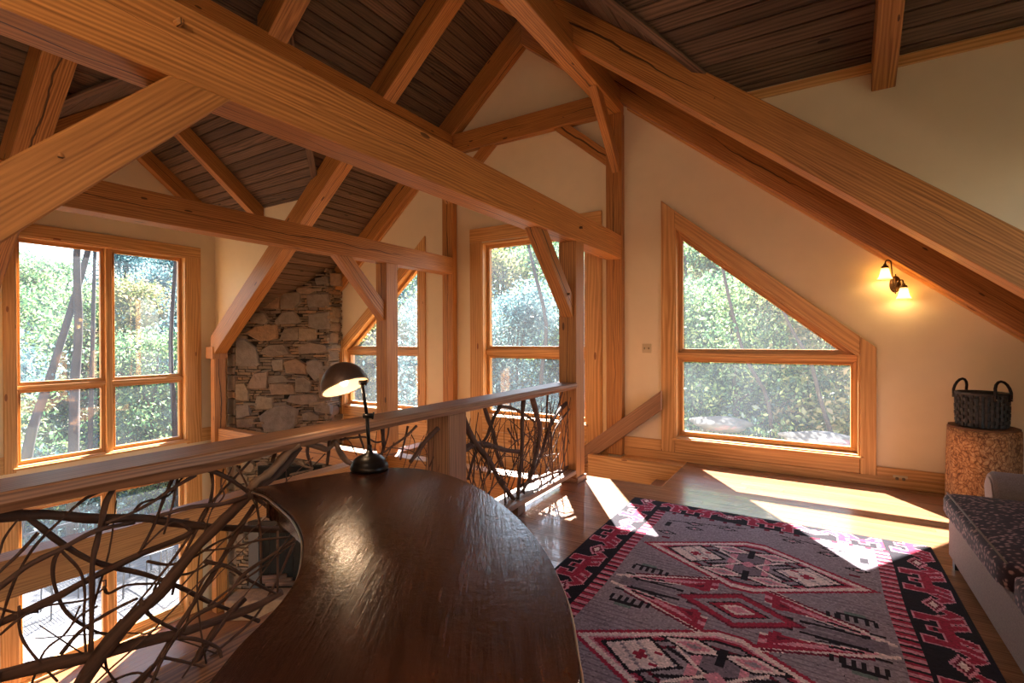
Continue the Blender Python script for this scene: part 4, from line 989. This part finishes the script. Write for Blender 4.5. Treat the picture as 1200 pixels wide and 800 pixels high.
# ================================================================ SOFA
sf = empty('sofa', (1.35, 3.1, 0), 'low sofa with plum spotted seat cushions and a taupe woven base', 'sofa')
def cushion(name, a, b, mat, parent, bev=.06, puff=.02, seg=4):
    (x0, y0, z0), (x1, y1, z1) = a, b; bm = bmesh.new(); bmesh.ops.create_cube(bm, size=1)
    bmesh.ops.subdivide_edges(bm, edges=list(bm.edges), cuts=6, use_grid_fill=True)
    for v_ in bm.verts:
        u = v_.co*2; q = Vector((u.x, u.y, u.z)); k = (1-q.x**2)*(1-q.y**2)
        co = Vector(((x0+x1)/2+q.x*(x1-x0)/2, (y0+y1)/2+q.y*(y1-y0)/2, (z0+z1)/2+q.z*(z1-z0)/2+q.z*puff*k))
        e = max(abs(q.x), abs(q.y)) ** 6; co.z = (z0+z1)/2+(co.z-(z0+z1)/2)*(1-.28*e)
        if abs(q.z) > .9: co.x = (x0+x1)/2+(co.x-(x0+x1)/2)*(1-bev/(x1-x0)); co.y = (y0+y1)/2+(co.y-(y0+y1)/2)*(1-bev/(y1-y0))
        v_.co = co-Vector(((x0+x1)/2, (y0+y1)/2, (z0+z1)/2))
    me = bpy.data.meshes.new(name); bm.to_mesh(me); bm.free(); me.polygons.foreach_set('use_smooth', [True]*len(me.polygons))
    o = link(name, me, mat, parent, T(Vector(((x0+x1)/2, (y0+y1)/2, (z0+z1)/2)))); md = o.modifiers.new('s', 'SUBSURF'); md.levels = 1; md.render_levels = 1; return o
SE = 4.27
box('base', (.755, 1.2, .06), (1.65, SE, .335), 'sofa_body', sf, bev=.012)
cushion('seat_cushion', (.715, 3.02, .315), (1.55, SE+.03, .505), 'sofa_plum', sf)
cushion('seat_cushion', (.725, 1.75, .315), (1.55, 3.0, .50), 'sofa_plum', sf)
tube('welt', [(.742, SE-.03, .478), (.740, 3.06, .478)], .005, 'sofa_body', sf, 6)
for lx, ly in ((.80, SE-.06), (.80, 1.3), (1.58, SE-.06)): box('foot', (lx-.03, ly-.03, 0), (lx+.03, ly+.03, .06), 'black_metal', sf)
def arm_mesh():
    bm = bmesh.new(); bot = []; P = [(0, 0), (.0, .30)]+[(.03-.085*math.cos(a)+.055, .30+.13+.12*math.sin(a)-.0) for a in []]
    out = [(.02, .06), (.02, .40)]+[(.12-.12*math.cos(a), .50+.12*math.sin(a)) for a in [k*PI/8-.3 for k in range(9)]]+[(.20, .42), (.20, .06)]
    return out
ap = arm_mesh()
prism('arm', [Vector((.98, SE-.0+u, v)) for u, v in ap], (.62, 0, 0), 'sofa_body', sf, bev=.018)
prism('arm_front_panel', [Vector((.972, SE+.11+(u-.11)*.8, .06+(v-.06)*.93)) for u, v in ap], (.012, 0, 0), 'sofa_body', sf, bev=.004)
cushion('backrest', (1.45, 1.3, .4), (1.75, SE, .85), 'sofa_body', sf)

# ================================================================ STUMP AND BASKET
stp_ = empty('tree_stump_stool', (1.245, 5.78, 0), 'tall log stump side table with peeled patchy bark, beside the sofa', 'stump table')
def wobble_cyl(name, r, z0, z1, mat, parent, loc, seg=40, amp=.012, rows=8):
    bm = bmesh.new(); R_ = []
    for k in range(rows+1):
        z = z0+(z1-z0)*k/rows; R_.append([bm.verts.new(((r+amp*math.sin(3*a+.7)+amp*.6*math.sin(7*a+z*5))*math.cos(a), (r+amp*math.sin(3*a+.7)+amp*.6*math.sin(7*a+z*5))*math.sin(a), z)) for a in [2*PI*j/seg for j in range(seg)]])
    for a, b in zip(R_, R_[1:]):
        for k in range(seg): bm.faces.new((a[k], a[(k+1) % seg], b[(k+1) % seg], b[k]))
    bm.faces.new(R_[-1]); bm.faces.new(list(reversed(R_[0])))
    me = bpy.data.meshes.new(name); bm.to_mesh(me); bm.free()
    for p in me.polygons: p.use_smooth = len(p.vertices) == 4
    return link(name, me, mat, parent, T(Vector(loc)))
wobble_cyl('bark', .238, 0, .705, 'bark', stp_, (1.245, 5.78, 0)); wobble_cyl('cut_top', .232, .703, .722, 'end_grain', stp_, (1.245, 5.78, 0), rows=1)
bk = empty('basket', (1.235, 5.76, .722), 'dark woven basket with two leather loop handles standing on the stump', 'basket')
def basket():
    bm = bmesh.new(); nc = 30; nr = 9; R_ = .168
    for j in range(nr):
        z = .012+j*.031; rr_ = R_*(.97+.05*math.sin((j+1)/nr*PI*.8))
        for i in range(nc):
            a0 = 2*PI*i/nc; a1 = 2*PI*(i+.93)/nc; over = (i+j) % 2; off = .007 if over else -.001
            pts = []
            for (a, o) in ((a0, off-.004), ((a0+a1)/2, off+.003), (a1, off-.004)):
                for zz in (z, z+.0285): pts.append(bm.verts.new(((rr_+o)*math.cos(a), (rr_+o)*math.sin(a), zz)))
            for (a, o) in ((a0, -.012), (a1, -.012)):
                for zz in (z, z+.0285): pts.append(bm.verts.new(((rr_+o)*math.cos(a), (rr_+o)*math.sin(a), zz)))
            for f in ((0, 2, 3, 1), (2, 4, 5, 3), (0, 1, 7, 6), (4, 8, 9, 5), (1, 3, 5, 9, 7), (0, 6, 8, 4, 2)): bm.faces.new([pts[q] for q in f])
    bmesh.ops.recalc_face_normals(bm, faces=bm.faces)
    me = bpy.data.meshes.new('woven_splints'); bm.to_mesh(me); bm.free(); return me
link('woven_splints', basket(), 'basket', bk, WM[bk.name], 'stuff')
lathe('inner_wall', [(.0, .004), (.158, .004), (.162, .29), (.158, .29), (.150, .01), (0, .01)], WM[bk.name], 'basket', bk, 40)
lathe('rim', [(.168, .280), (.178, .283), (.178, .302), (.160, .302), (.160, .28), (.168, .28)], WM[bk.name], 'basket', bk, 40)
for s in (-1, 1):
    a = 2.3 if s < 0 else -.95
    c = Vector((math.cos(a), math.sin(a), 0)); tng = Vector((-c.y, c.x, 0)); o = Vector((1.235, 5.76, .722))+c*.176
    path = [o-tng*.07+Vector((0, 0, .24)), o-tng*.07+Vector((0, 0, .30))]+[o-tng*.07*math.cos(k*PI/8)+Vector((0, 0, .31+.095*math.sin(k*PI/8)))-c*.02*math.sin(k*PI/8) for k in range(9)]+[o+tng*.07+Vector((0, 0, .30)), o+tng*.07+Vector((0, 0, .24))]
    h = tube('handle', path, .011, 'black_metal', bk, 8)
    for tt in (-1, 1): lathe('rivet', [(.0, .006), (.005, .004), (.006, 0)], frame(o+tng*.07*tt+Vector((0, 0, .255))+c*.009, c.cross(Vector((0, 0, 1))), c), 'edge_metal', bk, 8)

# ================================================================ WALL SCONCE, SWITCH, OUTLET
sp = at(1049, 333, 'y', GY)
sn = empty('wall_sconce', (sp.x, GY, sp.z), 'bronze wall sconce with two lit frosted bell shades on the cream gable wall', 'wall lamp')
mwp = frame((sp.x, GY-.002, sp.z), (1, 0, 0), (0, -1, 0))
bp = lathe('back_plate', [(0, .026), (.02, .026), (.034, .018), (.048, .012), (.056, 0)], mwp @ Matrix.Diagonal((.85, 1.5, 1, 1)), 'bronze', sn, 32)
def sconce_arm(px, py, dx):
    top = at(px, py, 'y', GY-.12)
    c = Vector((sp.x, GY-.02, sp.z-.02)); s = 1 if dx > 0 else -1
    tip = top+Vector((0, 0, .075))
    path = catmull([c, Vector((sp.x+s*.02, GY-.07, sp.z-.05)), Vector((tip.x-s*.055, GY-.10, tip.z-.02)), Vector((tip.x-s*.045, GY-.12, tip.z+.055)), Vector((tip.x-s*.01, GY-.12, tip.z+.065)), tip+Vector((0, 0, .02)), tip], 5)
    tube('arm', path, .0065, 'bronze', sn, 8)
    lathe('shade_cap', [(0, .035), (.012, .033), (.016, .018), (.028, .012), (.033, -.008), (.02, -.012)], T(tip), 'bronze', sn, 24)
    lathe('glass_shade', [(.030, -.010), (.036, -.03), (.040, -.06), (.046, -.085), (.062, -.115), (.060, -.115), (.043, -.085), (.037, -.06), (.033, -.03), (.027, -.010)], T(tip), 'frosted', sn, 32)
    lathe('bulb', [(0, -.03), (.014, -.035), (.02, -.055), (.014, -.075), (0, -.08)], T(tip), 'bulb', sn, 16)
    point_light('sconce_light', tip+Vector((0, 0, -.10)), .65, (1, .68, .28), .02)
sconce_arm(1037, 322, -1); sconce_arm(1059, 345, 1)
tube('finial', [(sp.x, GY-.03, sp.z-.10), (sp.x, GY-.03, sp.z-.06)], lambda t: .006+.006*math.sin(t*PI), 'bronze', sn, 10)
tube('finial', [(sp.x, GY-.03, sp.z+.07), (sp.x, GY-.03, sp.z+.10)], lambda t: .005+.006*math.sin(t*PI), 'bronze', sn, 10)
def plate(name, label, px, py, wd, ht, n, cat):
    c = at(px, py, 'y', GY-.026 if cat == 'outlet' else GY); yy = c.y
    e = empty(name, (c.x, yy, c.z), label, cat)
    box('cover_plate', (c.x-wd/2, yy-.007, c.z-ht/2), (c.x+wd/2, yy-.0005, c.z+ht/2), 'plate', e, bev=.002)
    for k in range(n):
        x = c.x+(k-(n-1)/2)*wd/2.2
        if cat == 'outlet': lathe('socket', [(0, .004), (.014, .004), (.016, 0)], frame((x, yy-.007, c.z), (1, 0, 0), (0, -1, 0)), 'socket_dark', e, 16)
        else: box('toggle', (x-.006, yy-.02, c.z-.012), (x+.006, yy-.006, c.z+.012), 'socket_dark', e, bev=.002)
plate('light_switch', 'double light switch on the cream wall left of the slanted window', 758, 408, .115, .115, 2, 'switch')
plate('power_outlet', 'horizontal power outlet in the baseboard right of the slanted window', 1055, 561, .115, .07, 2, 'outlet')

# ================================================================ OUTSIDE
dk2 = empty('outdoor_deck', (WX-2.4, 3, GF-.12), 'weathered grey board deck outside the patio doors', 'deck')
y = -1.0
x = WX-.26
while x > WX-4.6:
    box('deck_board', (x-.135, -2, GF-.15), (x, 8, GF-.12), 'deck_board', dk2, (0, 1, 0), .003); x -= .142
box('joist_frame', (WX-4.7, -2, GF-.45), (WX-.25, 8, GF-.152), 'trunk', dk2)
dr = empty('deck_railing', (WX-4.6, 3, GF-.12), 'dark railing along the outer edge of the deck', 'railing')
box('rail', (WX-4.62, -2, GF+.78), (WX-4.54, 8, GF+.83), 'patio_metal', dr, (0, 1, 0)); box('rail', (WX-4.60, -2, GF-.02), (WX-4.56, 8, GF+.02), 'patio_metal', dr, (0, 1, 0))
for k in range(60): box('baluster', (WX-4.59, -1.9+k*.165, GF), (WX-4.57, -1.88+k*.165, GF+.78), 'patio_metal', dr, (0, 0, 1))
def patio_table(loc):
    e = empty('patio_table', loc, 'dark metal mesh patio table standing on the deck', 'table'); L = Vector(loc)
    bm = bmesh.new()
    for k in range(19):
        for (a, b) in (((-.45, -.45+k*.05), (.45, -.45+k*.05)), ((-.45+k*.05, -.45), (-.45+k*.05, .45))):
            tube_bm(bm, [Vector((a[0], a[1], .7)), Vector((b[0], b[1], .7))], .006, 4)
    me = bpy.data.meshes.new('mesh_top'); bm.to_mesh(me); bm.free(); link('mesh_top', me, 'patio_metal', e, T(L), 'stuff')
    for sx in (-1, 1):
        for sy in (-1, 1): tube('leg', [L+Vector((sx*.4, sy*.4, 0)), L+Vector((sx*.36, sy*.36, .7))], .018, 'patio_metal', e)
    ring_ = [L+Vector((sx*.46, sy*.46, .70)) for sx, sy in ((-1, -1), (1, -1), (1, 1), (-1, 1), (-1, -1))]; 
    for a, b in zip(ring_, ring_[1:]): tube('rim', [a, b], .016, 'patio_metal', e)
def patio_chair(loc, rz, label):
    e = empty('patio_chair', loc, label, 'chair', 'patio chairs'); R_ = T(Vector(loc)) @ Matrix.Rotation(rz, 4, 'Z')
    bm = bmesh.new()
    for k in range(11):
        u = -.24+k*.048
        tube_bm(bm, [Vector((u, -.24, .42)), Vector((u, .24, .42)), Vector((u, .32, .92))], .006, 4)
        tube_bm(bm, [Vector((-.24, -.24+k*.048, .42)), Vector((.24, -.24+k*.048, .42))], .006, 4); tube_bm(bm, [Vector((-.24, .245+k*.0075, .45+k*.045)), Vector((.24, .245+k*.0075, .45+k*.045))], .006, 4)
    me = bpy.data.meshes.new('mesh_seat'); bm.to_mesh(me); bm.free(); link('mesh_seat', me, 'patio_metal', e, R_, 'stuff')
    for sx in (-1, 1):
        tube('frame', [R_ @ Vector((sx*.26, -.26, 0)), R_ @ Vector((sx*.26, -.26, .64)), R_ @ Vector((sx*.26, .26, .66)), R_ @ Vector((sx*.26, .28, 0))], .014, 'patio_metal', e)
        tube('frame', [R_ @ Vector((sx*.26, .25, .42)), R_ @ Vector((sx*.26, .33, .95))], .014, 'patio_metal', e)
DZ = GF-.12
patio_table((WX-2.3, 4.5, DZ)); patio_chair((WX-1.5, 4.7, DZ), -PI/2, 'dark mesh patio chair between the table and the patio doors'); patio_chair((WX-3.1, 4.3, DZ), PI/2, 'dark mesh patio chair on the far side of the patio table'); patio_chair((WX-2.4, 3.4, DZ), PI, 'dark mesh patio chair on the near side of the patio table')

# ground
def gz(x, y): return -4.6+.16*max(0, y-6)+.05*max(0, -x-14)+.35*math.sin(x*.35)*math.cos(y*.3)+.0
bm = bmesh.new(); N = 60; g = []
for i in range(N+1):
    for j in range(N+1):
        x = -75+120*i/N; y = -25+110*j/N; z = gz(x, y)
        if WX-.5 < x < EX+1 and y < GY+1: z = min(z, -4.6)
        g.append(bm.verts.new((x, y, z)))
for i in range(N):
    for j in range(N): a = i*(N+1)+j; bm.faces.new((g[a], g[a+N+1], g[a+N+2], g[a+1]))
me = bpy.data.meshes.new('hillside_ground'); bm.to_mesh(me); bm.free(); me.polygons.foreach_set('use_smooth', [True]*len(me.polygons)); o = link('hillside_ground', me, 'ground', None, None, 'structure')
def leaf_mesh(seed, n, rx, rz, z0, size):
    r = np.random.RandomState(seed); nb = 34
    # clumps along the crown
    th = r.uniform(0, 2*PI, nb); h = r.uniform(0, 1, nb); rad = rx*np.sqrt(r.uniform(.05, 1, nb))*(1-.55*h**2)
    cc = np.stack([rad*np.cos(th), rad*np.sin(th), z0+h*rz], -1)
    idx = r.randint(0, nb, n); p = cc[idx]+r.normal(0, 1, (n, 3))*np.array([.62, .62, .38])
    a = r.normal(0, 1, (n, 3)); a /= np.linalg.norm(a, axis=1)[:, None]; b = np.cross(a, r.normal(0, 1, (n, 3))); b /= np.linalg.norm(b, axis=1)[:, None]
    s = size*r.uniform(.6, 1.3, (n, 1)); v = np.stack([p-a*s, p-b*s*.45, p+a*s, p+b*s*.45], 1).reshape(-1, 3)
    me = bpy.data.meshes.new('foliage'); me.vertices.add(n*4); me.vertices.foreach_set('co', v.ravel().astype(np.float32)); me.loops.add(n*4); me.loops.foreach_set('vertex_index', np.arange(n*4, dtype=np.int32))
    me.polygons.add(n); me.polygons.foreach_set('loop_start', (np.arange(n)*4).astype(np.int32)); me.update(calc_edges=True)
    return me, cc
def trunk_mesh(seed, h, r0, cc):
    r = random.Random(seed); bm = bmesh.new(); lean = Vector((r.uniform(-.6, .6), r.uniform(-.6, .6), 0)); P = [Vector((0, 0, -.5))+lean*0]+[lean*(k/6)**1.3+Vector((r.uniform(-.12, .12), r.uniform(-.12, .12), h*k/6)) for k in range(1, 7)]
    tube_bm(bm, catmull(P, 3), lambda t: r0*(1-.75*t), 8)
    for k in range(0, len(cc), 3):
        e = Vector(cc[k]); s = P[min(6, max(1, int(e.z/h*6)-1))]; tube_bm(bm, catmull([s, s.lerp(e, .5)+Vector((0, 0, -.15)), e], 3), lambda t: .05*(1-.7*t), 5)
    me = bpy.data.meshes.new('trunk'); bm.to_mesh(me); bm.free(); me.polygons.foreach_set('use_smooth', [True]*len(me.polygons)); return me
kinds = []
for s, (n, rx, rz, z0, size, mt, h, r0) in enumerate(((16000, 2.6, 7.0, 2.2, .10, 'leaf_green', 8.6, .17), (16000, 2.4, 7.5, 1.8, .10, 'leaf_cool', 8.8, .15), (13000, 2.2, 6.0, 2.0, .11, 'leaf_gold', 7.6, .13))):
    me, cc = leaf_mesh(40+s, n, rx, rz, z0, size); me.materials.append(M[mt]); tm = trunk_mesh(60+s, h, r0, cc); tm.materials.append(M['trunk']); kinds.append((me, tm))
bme, bcc = leaf_mesh(90, 5200, 1.5, 1.6, .1, .075); bme.materials.append(M['leaf_green']); bst = trunk_mesh(91, 1.4, .05, bcc); bst.materials.append(M['trunk'])
bme2, _ = leaf_mesh(92, 5200, 1.5, 1.7, .1, .075); bme2.materials.append(M['leaf_cool'])
rt2 = random.Random(77)
klab = ['green leafy tree on the slope beyond the house', 'cool grey-green tree on the slope beyond the house', 'pale golden-leaved tree on the slope beyond the house']
kgrp = ['green trees beyond the windows', 'grey-green trees beyond the windows', 'golden trees beyond the windows']
def where(x, y):
    d = Vector((x, y, EYE))-CAM; px = 600+F_PX*d.dot(CR)/max(d.dot(FW), .1); dist = d.length
    far = 'near' if dist < 19 else 'middle-distance' if dist < 27 else 'far'
    w_ = 'the four-pane west window' if px < 250 else 'the slanted window by the chimney' if px < 520 else 'the tall centre window' if px < 745 else 'the right slanted window'
    return far, w_
def plant(x, y, kind, sc_, rot):
    far, w_ = where(x, y); kn = ['green', 'grey-green', 'golden'][kind]
    z = gz(x, y)-.05; r_ = empty('broadleaf_tree', (x, y, z), '%s %s leafy tree outside towards %s' % (far, kn, w_), 'tree', '%s %s trees towards %s' % (far, kn, w_)); mw = T(Vector((x, y, z))) @ Matrix.Rotation(rot, 4, 'Z') @ Matrix.Diagonal((sc_, sc_, sc_, 1))
    link('foliage', kinds[kind][0], None, r_, mw); link('trunk', kinds[kind][1], None, r_, mw)
done = []
SD = Vector((-.552, .834))
for ring_, (rmin, rmax, cnt) in enumerate(((10, 15, 20), (15, 23, 30), (23, 36, 46))):
    tries = 0; c = 0
    while c < cnt and tries < 900:
        tries += 1
        az = rt2.uniform(-98, 22); R_ = rt2.uniform(rmin, rmax)*1.0
        # azimuth from +y, centred on the middle of the house front
        x = -3.5+R_*1.15*math.sin(math.radians(az))-(2 if az < -40 else 0); y = 4+R_*math.cos(math.radians(az))
        if y < -4 or (y < GY+4.5 and x > WX-6.5): continue
        if any((x-a)**2+(y-b)**2 < (2.3 if ring_ < 2 else 2.6)**2 for a, b in done): continue
        sc_ = rt2.uniform(.62, .85)+.16*ring_
        done.append((x, y)); plant(x, y, rt2.choice([0, 0, 1, 1, 2]), sc_, rt2.uniform(0, 6.28)); c += 1
for k in range(64):
    az = rt2.uniform(-98, 24); R_ = rt2.uniform(9, 22); x = -3.5+R_*1.15*math.sin(math.radians(az))-(2 if az < -40 else 0); y = 4+R_*math.cos(math.radians(az))
    if y < -4 or (y < GY+2.5 and x > WX-6): continue
    z = gz(x, y)-.05; kk = rt2.randrange(2); s_ = rt2.uniform(.7, 1.35)
    far, w_ = where(x, y); kn = ['green', 'grey-green'][kk]
    e = empty('shrub', (x, y, z), '%s bushy %s shrub on the slope towards %s' % (far, kn, w_), 'shrub', '%s %s shrubs towards %s' % (far, kn, w_))
    mw = T(Vector((x, y, z))) @ Matrix.Rotation(rt2.uniform(0, 6), 4, 'Z') @ Matrix.Diagonal((s_, s_, s_, 1)); link('foliage', (bme, bme2)[kk], None, e, mw); link('stem', bst, None, e, mw)
def boulder(loc, s, label):
    bm = bmesh.new(); bmesh.ops.create_icosphere(bm, subdivisions=3, radius=1); r = random.Random(int(s[0]*100))
    for v_ in bm.verts: v_.co *= 1+.12*math.sin(v_.co.x*4+1)+.1*math.sin(v_.co.y*5+v_.co.z*3)
    for v_ in bm.verts: v_.co = Vector((v_.co.x*s[0], v_.co.y*s[1], v_.co.z*s[2]))
    me = bpy.data.meshes.new('boulder'); bm.to_mesh(me); bm.free(); me.polygons.foreach_set('use_smooth', [True]*len(me.polygons)); o = link('boulder', me, 'rock', None, T(Vector(loc))); tag(o, label, 'rock')
for (px, py, yy, s, lb) in ((845, 492, 12.5, (.75, .5, .16), 'pale flat boulder outside the lower left pane of the slanted window'), (960, 510, 11.0, (.7, .5, .14), 'pale boulder outside the lower right corner of the slanted window')):
    p = at(px, py, 'y', yy); boulder((p.x, p.y, p.z-s[2]*.5), s, lb)

for pts, wpx, xx, lb in (([(20,640),(34,520),(56,450),(84,360),(104,290),(118,225),(128,150)], 11, -15.5, 'leaning bare trunk outside the left panes of the four-pane window'), ([(84,640),(86,540),(88,450),(92,380),(90,300),(96,220),(92,150)], 12, -15.0, 'thick dark upright trunk low in the left panes of the four-pane window'),
    ([(104,600),(108,420),(112,280),(120,200)], 6, -16.5, 'slim upright trunk near the mullion of the four-pane window'), ([(206,600),(205,500),(200,400),(207,280),(203,180)], 7, -16.0, 'upright trunk at the right edge of the four-pane window')):
    P = [at(a, b, 'x', xx+.3*math.sin(i*2)) for i, (a, b) in enumerate(pts)]; dep = (P[0]-CAM).dot(FW); r0 = wpx/2*dep/F_PX
    P = [Vector((P[0].x, P[0].y, gz(P[0].x, P[0].y)-.2))]+P
    tag(tube('tree_trunk', catmull(P, 4), lambda t: r0*(1.15-.8*t), 'trunk', None, 10, rough=.05, rng=rb), lb, 'tree trunk')
for pts, wpx, yy, lb in (([(905,560),(900,470),(872,415),(850,330),(835,250),(800,150),(790,60)], 5, 13.0, 'thin leaning trunk crossing the right slanted window'), ([(985,560),(962,470),(948,420),(925,380),(890,290),(870,180)], 5.5, 12.0, 'dark trunk behind the right end of the right slanted window'),
    ([(640,560),(634,450),(640,380),(622,300),(612,240),(615,150)], 6, 14.0, 'branching trunk outside the tall centre window')):
    P = [at(a, b, 'y', yy+.2*math.sin(i*2)) for i, (a, b) in enumerate(pts)]; dep = (P[0]-CAM).dot(FW); r0 = wpx/2*dep/F_PX
    P = [Vector((P[0].x, P[0].y, gz(P[0].x, P[0].y)-.2))]+P
    tag(tube('tree_trunk', catmull(P, 4), lambda t: r0*(1.15-.8*t), 'trunk', None, 10, rough=.05, rng=rb), lb, 'tree trunk')

for (x, y, z), lb in zip(FILL_LIGHTS, ('added bronze pendant round a fill light, behind the viewer over the loft floor', 'added bronze pendant round a fill light, behind the viewer over the desk end of the loft', 'added bronze pendant round a fill light, over the great room behind the viewer')):
    e = empty('added_fill_lamp', (x, y, z), lb, 'lamp'); tube('cord', [(x, y, z+.22), (x, y, zc(x)-.002)], .006, 'black_metal', e, 6)  # made-up fixture, out of view, giving the fill light a body
    lathe('lamp_shade', [(.02, .22), (.05, .21), (.15, .12), (.17, .09), (.165, .09), (.145, .115), (.05, .195), (.02, .205)], T(Vector((x, y, z))), 'bronze', e, 28)
    lathe('socket', [(0, .20), (.02, .20), (.02, .10), (0, .10)], T(Vector((x, y, z))), 'black_metal', e, 14)
